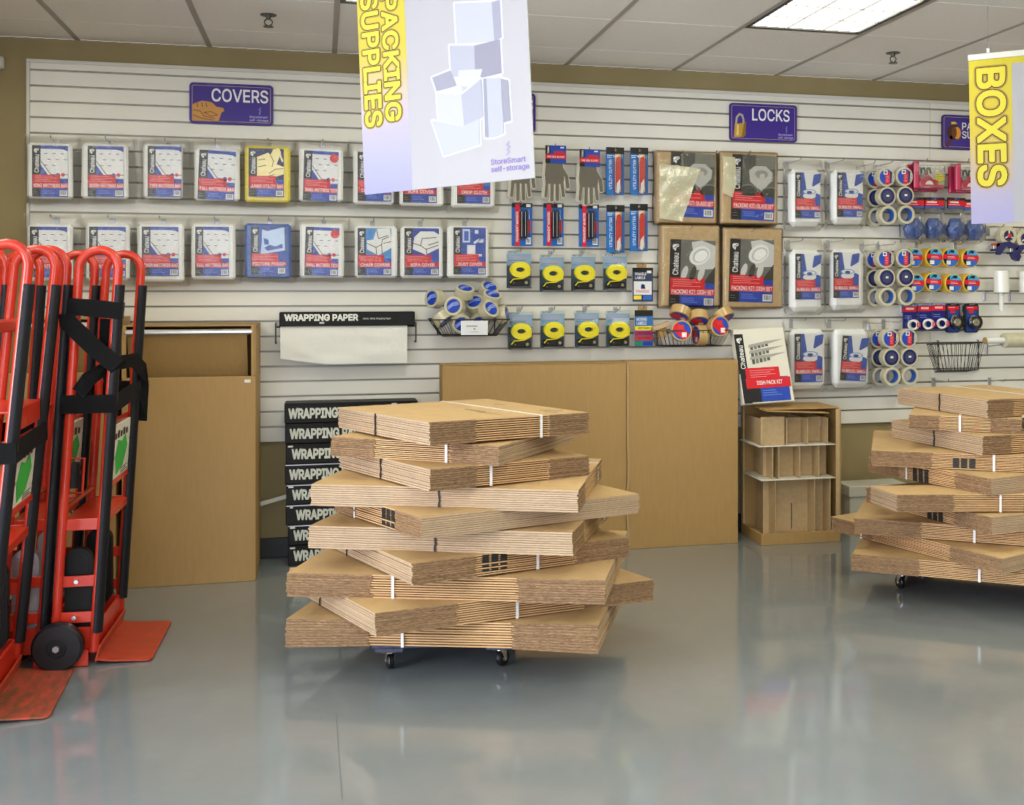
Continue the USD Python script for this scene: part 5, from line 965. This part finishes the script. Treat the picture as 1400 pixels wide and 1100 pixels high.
for (z0, z1, xs_) in ((.036, shelves[0], (.085, .31, .40)), (shelves[0], shelves[1], (.07, .105, .225, .335)), (shelves[1], hz - .045, (.02, .15, .27, .385))):
    for x in xs_: part(t, 'divider', cb(x - .0025, x + .0025, .012, d - .02, z0 + .004, z1 - .004, .001), 'kraft_pale')
    part(t, 'cross_divider', cb(.05, w - .04, .10, .105, z0 + .004, z1 - .006, .001), 'kraft_pale')
part(t, 'front_divider', cb(.004, .14, .02, .026, shelves[1] + .004, hz - .035, .001), 'kraft_pale'); part(t, 'divider_slot', bx(.212, .216, .0985, .0995, .06, .20), 'ink_black')
part(t, 'hand_hole', bx(w - .0785, w - .03, .098, .0995, hz - .10, hz - .07), 'white_board')
BL, BR, TL, TR = (Pl(1017, 553, -.27), Pl(1087, 548, -.25), Pl(1003, 450, -.16), Pl(1080, 446, -.14))
o = BL; ex = BR - BL; w = np.linalg.norm(ex); ex /= w; up = (TL + TR) / 2 - (BL + BR) / 2; up -= up @ ex * ex; h = np.linalg.norm(up); up /= h; X = np.eye(4); X[:3, 0] = ex; X[:3, 2] = up; X[:3, 1] = np.cross(up, ex); X[:3, 3] = o
t = thing('dish_pack_kit', 'flat white dish pack kit leaning on top of the divided box', 'packing kit', mat4=X)
part(t, 'kit_carton', cb(0, w, 0, .045, 0, h, .004), 'white_board'); P = Print(); x1 = w * .17
P.rect(x1 * .1, .004, x1, h - .03, BLACK, 1); crest_strip(P, w, h - .03, x1, h * .4, 3)
P.rect(w * .10, h * .02, w * .93, h * .34, BLU, 1); P.rect(w * .10, h * .02, w * .36, h * .22, BLACK, 2); P.rect(w * .10, h * .20, w * .97, h * .33, RED, 3); P.rect(w * .12, h * .33, w * .78, h * .47, RED, 3); P.text('DISH PACK KIT', w * .56, h * .245, h * .05, (.8, .8, .8), 5, w=w * .5, center=True); P.lines(w * .2, h * .43, w * .7, 4, h * .028, h * .008, lin(235, 150, 150), 4, 4); P.lines(w * .4, h * .16, w * .8, 3, h * .03, h * .008, lin(120, 150, 215), 2, 3)
g1, g2 = lin(120, 120, 112), lin(160, 160, 152)
for k in range(3):
    P.poly([(w * .24, h * (.58 + .08 * k)), (w * .62, h * (.60 + .09 * k)), (w * .96, h * (.66 + .09 * k)), (w * .62, h * (.64 + .09 * k)), (w * .26, h * (.62 + .08 * k))], g2, 3)
    for j in range(5): P.rect(w * (.28 + .075 * j), h * (.52 + .095 * k + .01 * j), w * (.335 + .075 * j), h * (.59 + .095 * k + .01 * j), g1 if j % 2 else lin(86, 86, 80), 2 + .2 * j)
P.put(t, 'printed_face', 'print', (0, -.0008, 0))
# beige box by the wall
p0 = Fl(1161, 732); t = thing('beige_storage_box', 'pale lidded storage box on the floor behind the right cardboard stack', 'storage box', (p0[0], p0[1], 0)); zt = H - (665 - V0) * 5.97 / F
part(t, 'body', cb(.008, .36, .008, .175, 0, zt - .03, .003), 'beige_box'); part(t, 'lid', cb(0, .368, 0, .18, zt - .06, zt, .003), 'beige_box')

# ================================================================== bundles of flattened cartons
FACE, FOLD, STRIPE, TORN = lin(192, 160, 114), lin(184, 158, 130), lin(204, 162, 118), lin(156, 124, 94)
def sheet_mesh(a, b, flap, z0, th, r, last):
    """one flattened carton: along the flap axis two thick ends and a thinner middle between the slots"""
    j = r.uniform(-.003, .003, 4); L = a if flap == 'x' else b; Wd = b if flap == 'x' else a
    f0, f1 = .27 + r.uniform(-.006, .006), .73 + r.uniform(-.006, .006); V, Fc, C, T = [], [], [], []; n = 0
    for s, (t0, t1) in enumerate(((0, f0), (f0, f1), (f1, 1))):
        mid = s == 1; zz0, zz1 = (z0 + th * .42, z0 + th * 1.0) if mid else (z0 + th * .15, z0 + th * 1.0)
        p0, p1 = (j[0] if s == 0 else L * t0), (L + j[1] if s == 2 else L * t1); q0, q1 = j[2] + (.003 if mid else 0), Wd + j[3] - (.003 if mid else 0)
        def P(p, q, z): return (p, q, z) if flap == 'x' else (q, p, z)
        faces = [([P(p0, q0, zz1), P(p1, q0, zz1), P(p1, q1, zz1), P(p0, q1, zz1)], FACE, 0), ([P(p0, q1, zz0), P(p1, q1, zz0), P(p1, q0, zz0), P(p0, q0, zz0)], FACE, 0),
                 ([P(p0, q0, zz0), P(p1, q0, zz0), P(p1, q0, zz1), P(p0, q0, zz1)], STRIPE if mid else TORN, 0 if mid else 1), ([P(p1, q1, zz0), P(p0, q1, zz0), P(p0, q1, zz1), P(p1, q1, zz1)], STRIPE if mid else TORN, 0 if mid else 1),
                 ([P(p0, q1, zz0), P(p0, q0, zz0), P(p0, q0, zz1), P(p0, q1, zz1)], FOLD, .25), ([P(p1, q0, zz0), P(p1, q1, zz0), P(p1, q1, zz1), P(p1, q0, zz1)], FOLD, .25)]
        for pts, c, t in faces:
            V += pts; Fc += [(n, n + 1, n + 2), (n, n + 2, n + 3)] if flap == 'x' else [(n, n + 2, n + 1), (n, n + 3, n + 2)]; C += [c] * 4; T += [t] * 4; n += 4
    return np.array(V, float), np.array(Fc), np.array(C), np.array(T)
def bundle(spec, flap, lab, group, marks=(), seam=None, strap=.6, nsheet=10, seed=0, droop=0.0, tint=1.0):
    zb, th, nx_, ny_, yaw, a, b, sk, dN, dR, dL, dB = spec; dN, dR, dL, dB = (q * .5 for q in (dN, dR, dL, dB)); th *= .985; y = math.radians(yaw); s = math.radians(sk)
    d = np.array([math.cos(y), math.sin(y), 0]); e = np.array([-math.sin(y + s), math.cos(y + s), 0])
    t = thing('cardboard_bundle', lab, 'cardboard bundle', (nx_, ny_, zb), group=group); r = np.random.default_rng(seed)
    def warp(v):
        v = np.asarray(v, float); p, q = v[:, 0] / a, v[:, 1] / b
        dz = dN * (1 - p) * (1 - q) + dR * p * (1 - q) + dL * (1 - p) * q + dB * p * q
        m = (p if flap == 'x' else q); dz = dz - droop * np.clip(np.abs(m - .5) * 2 - .45, 0, 1) ** 2 * (1 - v[:, 2:3].ravel() / th)
        return v[:, :1] * d + v[:, 1:2] * e + np.c_[np.zeros((len(v), 2)), v[:, 2] + dz]
    pt = th / nsheet
    for k in range(nsheet):
        V, Fc, C, T = sheet_mesh(a, b, flap, k * pt, pt, r, k == nsheet - 1)
        o = usdkit.mesh(stage, numbered(t.GetPath().pathString + '/cardboard_sheet'), (warp(V), Fc), M['board'])
        pv = UsdGeom.PrimvarsAPI(o); sh = r.uniform(.93, 1.05) * tint
        pv.CreatePrimvar('displayColor', Sdf.ValueTypeNames.Color3fArray, 'vertex').Set(Vt.Vec3fArray.FromNumpy((C * sh).astype(np.float32)))
        pv.CreatePrimvar('torn', Sdf.ValueTypeNames.FloatArray, 'vertex').Set(Vt.FloatArray.FromNumpy(T.astype(np.float32)))
    L, Wd = (a, b) if flap == 'x' else (b, a)
    def Q(p, q, z): return (p, q, z) if flap == 'x' else (q, p, z)
    x = L * strap; pts = [Q(x, -.0012, 0), Q(x, -.0012, th * .5), Q(x, -.0012, th), Q(x, .002, th + .0012), Q(x, Wd * .5, th + .0012), Q(x, Wd - .002, th + .0012), Q(x, Wd + .0012, th), Q(x, Wd + .0012, th * .5), Q(x, Wd + .0012, 0)]
    m = ribbon(pts, (1, 0, 0) if flap == 'x' else (0, 1, 0), .010, .0012); m.vertices = warp(m.vertices); part(t, 'white_strap', m, 'strap_white')
    for (m0, side) in marks:
        ms = []
        for i in range(3):
            for k in range(nsheet):
                p0 = L * m0 + i * .034; q = -.0006 + .003; ms.append((p0 + r.uniform(-.001, .001), p0 + .025, q - .0008, q, k * pt + pt * .02, (k + 1) * pt - .0003))
        mm = cat_([bx(*(x if flap == 'x' else (x[2], x[3], x[0], x[1], x[4], x[5]))) for x in ms]); mm.vertices = warp(mm.vertices); part(t, 'printed_mark', mm, 'ink_black')
    if seam is not None:
        q = Wd * seam; pts = [Q(-.0035, q + .006 * math.sin(k * 2.1) * .3, th * k / 5) for k in range(6)]
        m = ribbon(pts, (0, 1, 0) if flap == 'x' else (1, 0, 0), .006, .003); m.vertices = warp(m.vertices); part(t, 'flap_seam', m, 'ink_black')
    return t
CS = [(0.834, 0.079, 0.341, -2.125, 22.89, 0.651, 0.673, 2.016, 0.02, -0.003, 0.005, -0.008), (0.764, 0.07, 0.573, -2.113, 53.944, 0.639, 0.662, 1.258, 0.003, 0, -0.001, 0), (0.69, 0.074, 0.341, -2.147, 21.814, 0.637, 0.682, 2.286, 0.016, -0.007, -0.001, 0),
      (0.614, 0.076, 0.825, -2.191, 69.049, 0.687, 0.927, -0.414, 0.001, 0, -0.001, 0), (0.542, 0.073, 0.307, -2.19, 19.609, 0.866, 0.66, 3.926, 0.022, -0.004, -0.005, 0), (0.462, 0.08, 0.812, -2.171, 64.713, 0.707, 0.928, 3.132, 0.009, -0.002, -0.004, 0),
      (0.388, 0.073, 0.282, -2.156, 17.238, 0.84, 0.707, 4.039, 0.02, -0.006, -0.002, 0), (0.304, 0.084, 0.915, -2.205, 68.518, 0.76, 1.096, 2.082, 0.005, -0.001, -0.003, 0), (0.226, 0.078, 0.167, -2.127, 11.795, 1.028, 0.751, 10.643, 0.014, -0.005, -0.002, 0), (0.135, 0.091, 0.901, -2.162, 66.834, 0.747, 1.079, 4.913, 0.007, -0.001, -0.004, 0)]
ordn = ['topmost', 'second from the top', 'third from the top', 'fourth from the top', 'fifth from the top', 'sixth from the top', 'seventh from the top', 'eighth from the top', 'ninth from the top', 'bottom']
cfg = [('x', (), .55, .68), ('y', (), None, .30), ('x', (), .5, .36), ('x', (), .51, .84), ('y', ((.28, 0),), None, .74), ('x', (), .51, .8), ('x', ((.30, 0),), .75, .55), ('y', (), None, .66), ('x', (), .6, .48), ('y', (), None, .62)]
for k in range(10):
    fl_, mk, sm_, st = cfg[k]; bu = bundle(CS[k], fl_, f'strapped bundle of flattened cartons, {ordn[k]} in the middle stack', 'bundles in the middle stack', mk, sm_, st, 10, 100 + k, .035 if k == 9 else 0.0)
    if k == 0:
        zt = CS[0][0] + CS[0][1] + .0022; o = np.array([CS[0][2], CS[0][3], CS[0][0]]); ms = []
        for (u0, v0, u1, v1) in ((636, 559, 664, 563), (652, 562.5, 684, 566.5), (648, 565.5, 668, 568), (738, 560, 770, 561.5), (744, 562.5, 762, 563.5), (676, 552.5, 690, 553)):
            a, b = Fl(u0, v0, zt) - o, Fl(u1, v1, zt) - o; ms.append(ribbon([a, b], np.cross(b - a, (0, 0, 1)), .0065, .0008))
        for m in ms: part(bu, 'printed_line', m, 'faded_ink')
RS = [(0.792, 0.082, 2.839, -1.489, 9.007, 0.545, 0.611, -0.352, 0.001, 0.002, 0.003, 0), (0.725, 0.067, 2.972, -1.543, 55.679, 0.574, 0.473, 0.02, 0, 0, 0, 0), (0.64, 0.085, 2.767, -1.563, 6.451, 0.56, 0.638, 0.372, 0.004, -0.003, 0, 0), (0.569, 0.071, 3.209, -1.765, 60.592, 0.728, 0.948, -0.209, 0, 0, 0.001, 0),
      (0.495, 0.074, 2.705, -1.714, 14.374, 0.697, 0.72, 0.757, 0.004, -0.002, -0.003, 0), (0.421, 0.075, 2.318, -1.633, -7.996, 0.895, 0.284, 1.803, 0.022, -0.009, -0.007, 0), (0.346, 0.074, 2.673, -1.765, 10.496, 0.739, 0.777, 1.296, 0.005, -0.003, -0.003, 0), (0.276, 0.071, 3.157, -1.895, 55.86, 0.768, 1.044, 0.13, 0, 0, -0.001, 0),
      (0.208, 0.068, 2.666, -1.845, 20.685, 0.826, 0.941, -1.569, -0.006, 0.002, 0.002, 0), (0.135, 0.073, 3.098, -1.982, 55.074, 0.845, 1.045, 0.37, -0.001, 0, -0.001, 0)]
cfg = [('x', (), .5, .6), ('y', (), None, .54), ('x', (), .5, .6), ('y', ((.54, 0),), None, .46), ('y', ((.48, 0),), None, .66), ('x', ((.72, 0),), None, .5), ('y', ((.36, 0),), None, .70), ('y', (), None, .52), ('y', (), None, .80), ('y', (), None, .50)]
for k in range(10):
    fl_, mk, sm_, st = cfg[k]; bundle(RS[k], fl_, f'strapped bundle of flattened cartons, {ordn[k]} in the stack at the right edge', 'bundles in the right stack', mk, sm_, st, 10, 200 + k)
# dollies under the stacks
def dolly(lab, corners, deckmat, yaws):
    """four floor contact points of the casters (near left, near right, far right, far left)"""
    c = np.array([q[:2] for q in corners]); o = c.mean(0); t = thing('dolly', lab, 'dolly', (o[0], o[1], 0)); c = c - o
    ex = c[1] - c[0]; ang = math.atan2(ex[1], ex[0]); L = np.linalg.norm(ex); ey = c[3] - c[0]; Dp = np.linalg.norm(ey)
    R = lambda m: rot(m, ang, (0, 0, 1)); K = .78
    part(t, 'deck', R(cb(-L / 2 - .06, L / 2 + .06, -Dp / 2 - .06, Dp / 2 + .06, .094, .134, .004)), deckmat)
    for s in (-1, 1): part(t, 'end_rail', R(cb(s * L / 2 - .050, s * L / 2 + .050, -Dp / 2 - .055, Dp / 2 + .055, .078, .094, .003)), deckmat)
    for i, (p, yw) in enumerate(zip(c, yaws)):
        k = part(t, 'caster', mv(cb(-.034, .034, -.034, .034, .0715, .078, .0015), p[0], p[1], 0), 'grey_metal')
        off = np.array([math.cos(yw), math.sin(yw)]) * .018; T = lambda m: mv(rot(m.apply_scale(K), yw, (0, 0, 1)), p[0], p[1], 0)
        part(k, 'fork', T(cat_([cyl((0, 0, .080), (0, 0, .093), .022, 18)] + [prism(Polygon([(-.018, .084), (.020, .084), (.028, .045), (.026, .028), (.010, .028), (.006, .045)]), s * .017 - .0015, s * .017 + .0015) for s in (-1, 1)])), 'chrome')
        part(k, 'wheel', T(mv(ring(.0375, .004, .013, -.013, 30, .005), .018, 0, .0375)), 'wheel_black', smooth=40)
        part(k, 'axle', T(cat_([cyl((.018, -.022, .0375), (.018, .022, .0375), .006, 10), cyl((.018, -.0145, .0375), (.018, .0145, .0375), .014, 16)])), 'steel')
A, B = Fl(534, 915), Fl(684, 911); ey = np.array([-(B - A)[1], (B - A)[0], 0]) * 1.5
dolly('low wheeled dolly under the middle cardboard stack', [A, B, B + ey, A + ey], 'deck', [1.75, .75, .4, 2.2])
A = Fl(1233, 805); B = A + np.array([.62, -.30, 0]); ey = np.array([.22, .46, 0])
B2 = Fl(1345, 838); 
dolly('maroon topped dolly under the right cardboard stack', [A + np.array([.16, -.40, 0]) * 0 + np.array([0, 0, 0]), A + np.array([.60, -.42, 0]), A + np.array([.96, .0, 0]), A + np.array([.36, .42, 0])], 'maroon_carpet', [1.6, 1.2, .4, 2.0])

# ================================================================== red appliance hand trucks
def stadium(cx, z0, z1, r):
    return LineString([(cx, z0 + r), (cx, z1 - r)]).buffer(r, 8)
def hand_truck(lab, x0, y0, yaw, lean, wheels=True, glide='black_glide', toe='red_worn', toe_hw=.235, straps=(), handle=False, plate=True, toe_d=.19, shoe=True):
    t = thing('hand_truck', lab, 'hand truck', (x0, y0, 0), yaw); hw = .225; LW = .132; top = 1.50; R = LW / 2
    def Pt(x, y, z): return (x + lean * z, y, z)
    for s in (-1, 1):
        y = s * hw; pts = [Pt(-LW, y, .05), Pt(-LW, y, .6), Pt(-LW, y, top - R)] + [Pt(-R - R * math.cos(q), y, top - R + R * math.sin(q)) for q in np.linspace(.2, math.pi - .2, 9)] + [Pt(0, y, top - R), Pt(0, y, .6), Pt(0, y, .05)]
        f = part(t, 'side_frame', tube(pts, .0165, 12), 'red_paint', smooth=50)
        fr = [Pt(.004, y, top - R - .06), Pt(.004, y, .6), Pt(.004, y, .12)]
        a = np.linspace(-1.9, 1.9, 10); prof = np.vstack([np.c_[np.cos(a), np.sin(a)] * .0225, np.c_[np.cos(a[::-1]), np.sin(a[::-1])] * .0168])
        part(f, 'rubber_strip', sweep(fr, prof, False, up=(1, 0, 0), caps=False), 'rubber', smooth=40)
        for z in (.175, .305):
            b_ = part(t, 'side_bar', cb(-LW + lean * z, lean * z, y - .004, y + .004, z - .020, z + .020, .002), 'red_paint')
            part(b_, 'bolt', cat_([cyl((-LW * .55 + lean * z, y - .012, z), (-LW * .55 + lean * z, y + .012, z), .008, 8)]), 'steel')
        gx = -LW * .55 + lean * .25
        g = part(t, 'stair_glide', prism(stadium(gx, .115, .415, .046), y - s * .055 + .018, y - s * .055 - .018), glide, smooth=30)
        part(g, 'glide_rim', prism(stadium(gx, .125, .405, .036), y - s * .055 + .0195, y - s * .055 - .0195), glide)
        for z in (.175, .305): part(g, 'bolt_head', cyl((gx, y - s * .055 - .024, z), (gx, y - s * .055 + .024, z), .008, 8), 'steel')
        wy = s * (hw + .050) if wheels else s * (hw - .075); wx = -.105
        w_ = part(t, 'wheel', mv(ring(.086, .018, .022, -.022, 36, .008), wx, wy, .088), 'wheel_black', smooth=40)
        part(w_, 'hub', mv(ring(.034, .006, .025, -.025, 20, .003), wx, wy, .088), 'black_glide', smooth=40); part(w_, 'axle_nut', cyl((wx, wy - .034, .088), (wx, wy + .034, .088), .012, 6), 'grey_metal')
        if shoe: part(t, 'foot_shoe', cb(-.195, -.010, wy - .034 - .01 * s, wy + .034 - .01 * s, .001, .013, .005) if False else cb(-.195, -.012, s * (hw + .014) - .004, s * (hw + .014) + .004, .002, .06, .003), 'red_paint')
    z = .50; part(t, 'shelf', cat_([cb(-LW + lean * z, lean * z + .005, -hw + .015, hw - .015, z + .02, z + .026, .002), cb(-LW + lean * z - .002, lean * z + .005, -hw - .004, -hw + .004, z - .012, z + .03, .002), cb(-LW + lean * z - .002, lean * z + .005, hw - .004, hw + .004, z - .012, z + .03, .002), cb(lean * z + .001, lean * z + .006, -hw, hw, z - .004, z + .026, .002)]), 'red_paint')
    part(t, 'lower_frame', cat_([cb(-LW - .01, .008, -hw + .01, -hw + .018, .04, .135, .002), cb(-LW - .01, .008, hw - .018, hw - .01, .04, .135, .002), cb(.000, .010, -hw, hw, .045, .135, .003), cb(-LW - .012, -LW - .004, -hw, hw, .045, .135, .003)]), 'red_paint')
    part(t, 'axle', cyl((-.105, -hw - .03, .088), (-.105, hw + .03, .088), .010, 12), 'grey_metal')
    # toe plate, its raised lip and the rounded front corners
    g = rrect(.012, -toe_hw, .012 + toe_d, toe_hw, .022).union(sbox(.012, -toe_hw, .06, toe_hw)); m = trimesh.creation.extrude_polygon(g, .006); v = m.vertices.copy(); v[:, 2] += .004 + np.clip(.10 - v[:, 0], 0, .1) * .16; m.vertices = v
    tp = part(t, 'toe_plate', m, toe); part(tp, 'toe_lip', rot(cb(.008, .016, -toe_hw, toe_hw, .012, .072, .002), .25, (0, 1, 0), (.012, 0, .02)), 'red_worn')
    z = .74
    if plate:
        part(t, 'plate_frame', cat_([cb(lean * z - .010, lean * z - .004, -hw + .012, hw - .012, .618, .640, .002), cb(lean * z - .010, lean * z - .004, -hw + .012, hw - .012, .846, .868, .002)]), 'red_paint')
        pp = part(t, 'sign_plate', rot(cb(-.004 + lean * z - .004, lean * z, -hw + .035, hw - .02, .640, .846, .001), math.atan(lean), (0, 1, 0), (lean * z, 0, z)), 'white_board')
        P = Print(); Wp, Hp = 2 * hw - .055, .206; [P.rect(Wp * (.12 + .13 * q), Hp * .74, Wp * (.21 + .13 * q), Hp * (.88 - .03 * (q % 2)), lin(70, 52, 44), 0) for q in range(6)]; P.poly(Polygon([(Wp * .4, Hp * .1), (Wp * .7, Hp * .2), (Wp * .86, Hp * .5), (Wp * .76, Hp * .7), (Wp * .6, Hp * .6), (Wp * .44, Hp * .66), (Wp * .34, Hp * .4)]).buffer(.008), lin(60, 170, 70), 0); P.poly(LineString([(Wp * .1, Hp * .1), (Wp * .16, Hp * .5), (Wp * .26, Hp * .4)]).buffer(.008), lin(120, 50, 36), 0); P.lines(Wp * .6, Hp * .12, Wp * .94, 3, Hp * .04, Hp * .016, lin(40, 60, 40), 1, 4)
        X = np.eye(4); X[:3, 0] = (0, 1, 0); X[:3, 1] = (-1, 0, 0); X[:3, 2] = (lean, 0, 1); X[:3, 3] = (lean * z + .0012 - lean * .10 , -hw + .035, .640); P.put(pp, 'printed_face', 'print_matte', xf=X)
    for z in (.565, .90): part(t, 'cross_bar', cyl(Pt(-LW, -hw, z), Pt(-LW, hw, z), .011, 10), 'red_paint', smooth=40)
    k = part(t, 'strap_roller', cyl(Pt(-LW + .02, -hw + .02, .64), Pt(-LW + .02, -hw + .02, .73), .022, 16), 'black_glide', smooth=40); part(k, 'roller_bracket', tube([Pt(-LW, -hw + .02, .62), Pt(-LW + .055, -hw + .02, .62), Pt(-LW + .055, -hw + .02, .745), Pt(-LW, -hw + .02, .745)], .005, 6), 'red_paint', smooth=40)
    if handle:
        for z in (1.235,): part(t, 'handle_bar', cat_([cb(-LW + lean * z + .01, -LW + lean * z + .045, -hw, hw, z - .022, z + .022, .008)]), 'red_paint')
        part(t, 'upper_panel', cat_([cb(-LW + lean * .96, lean * .96, -hw + .012, hw - .012, .965, .972, .002), cb(lean * .93 - .004, lean * .93 + .002, -hw + .012, hw - .012, .90, .972, .002)]), 'red_paint')
    for (kind, zz) in straps:
        e = .024
        if kind == 'all':
            pts = [Pt(e, -hw - e, zz), Pt(e + .004, 0, zz + .015), Pt(e, hw + e, zz + .01), Pt(-LW - e, hw + e, zz + .01), Pt(-LW - e, 0, zz), Pt(-LW - e, -hw - e, zz)]
            part(t, 'webbing_strap', ribbon(pts, (0, 0, 1), .066, .004, True), 'webbing')
        if kind == 'near':
            pts = [Pt(e, -hw - e, zz - .006), Pt(e, -hw + e, zz - .006), Pt(-LW - e, -hw + e, zz + .012), Pt(-LW - e, -hw - e, zz + .012)]
            part(t, 'webbing_strap', ribbon(pts, (0, 0, 1), .060, .004, True), 'webbing')
        if kind == 'diagonal':
            part(t, 'webbing_strap', ribbon([Pt(-LW - e, -hw - e, zz), Pt(-LW - e + .004, -hw - e - .004, zz - .03), Pt(-.06, -hw - e - .006, zz - .12), Pt(e - .002, -hw - e - .002, zz - .19), Pt(e + .004, -hw + .01, zz - .20)], (.62, 0, .78), .062, .004), 'webbing')
            part(t, 'webbing_strap', ribbon([Pt(-.03, -hw + .02, zz - .02), Pt(-.03, -hw + .03, zz - .12), Pt(-.005, -hw + .036, zz - .26)], (1, 0, .1), .05, .004), 'webbing')
        if kind == 'tail':
            part(t, 'webbing_strap', ribbon([Pt(-LW + .03, -hw - e - .004, zz), Pt(-.07, -hw - e - .012, zz + .05), Pt(-.005, -hw + .01, zz + .10), Pt(e + .006, .02, zz + .10), Pt(e + .01, hw - .02, zz + .05), Pt(e + .006, hw + e, zz - .02), Pt(e + .002, hw + e + .002, zz - .16)], (.3, 0, 1), .056, .004), 'webbing')
    return t
hand_truck('red hand truck with black webbing wound round its tall loops, nearest the wardrobe box', -.802, -1.24, -.02, .060, straps=(('near', 1.285), ('diagonal', 1.27), ('all', .945), ('tail', .985)))
hand_truck('red hand truck with silver stair glides, directly left of the strapped truck', -.985, -1.215, -.02, .064, glide='silver_rubber', toe_hw=.18, toe_d=.13, shoe=False, wheels=False)
hand_truck('red hand truck farthest left in the back row, mostly hidden', -1.185, -1.215, -.02, .062, toe_hw=.18, toe_d=.13, shoe=False, plate=False, wheels=False)
hand_truck('red hand truck in front at the left edge with a scuffed rusty toe plate', -1.045, -1.745, .045, .094, toe='toe_rust', straps=(('all', .845),), handle=True, toe_d=.185)

a, b = W(348, 691, .03), W(396, 677, .03); t = thing('white_strip', 'thin white strip leaning along the wall between the wardrobe box and the paper boxes', 'strip', (a[0], -.03, min(a[2], b[2])))
part(t, 'strip', ribbon([(0, 0, 0), (b[0] - a[0], 0, b[2] - a[2])], (0, 0, 1), .020, .008), 'white_card')
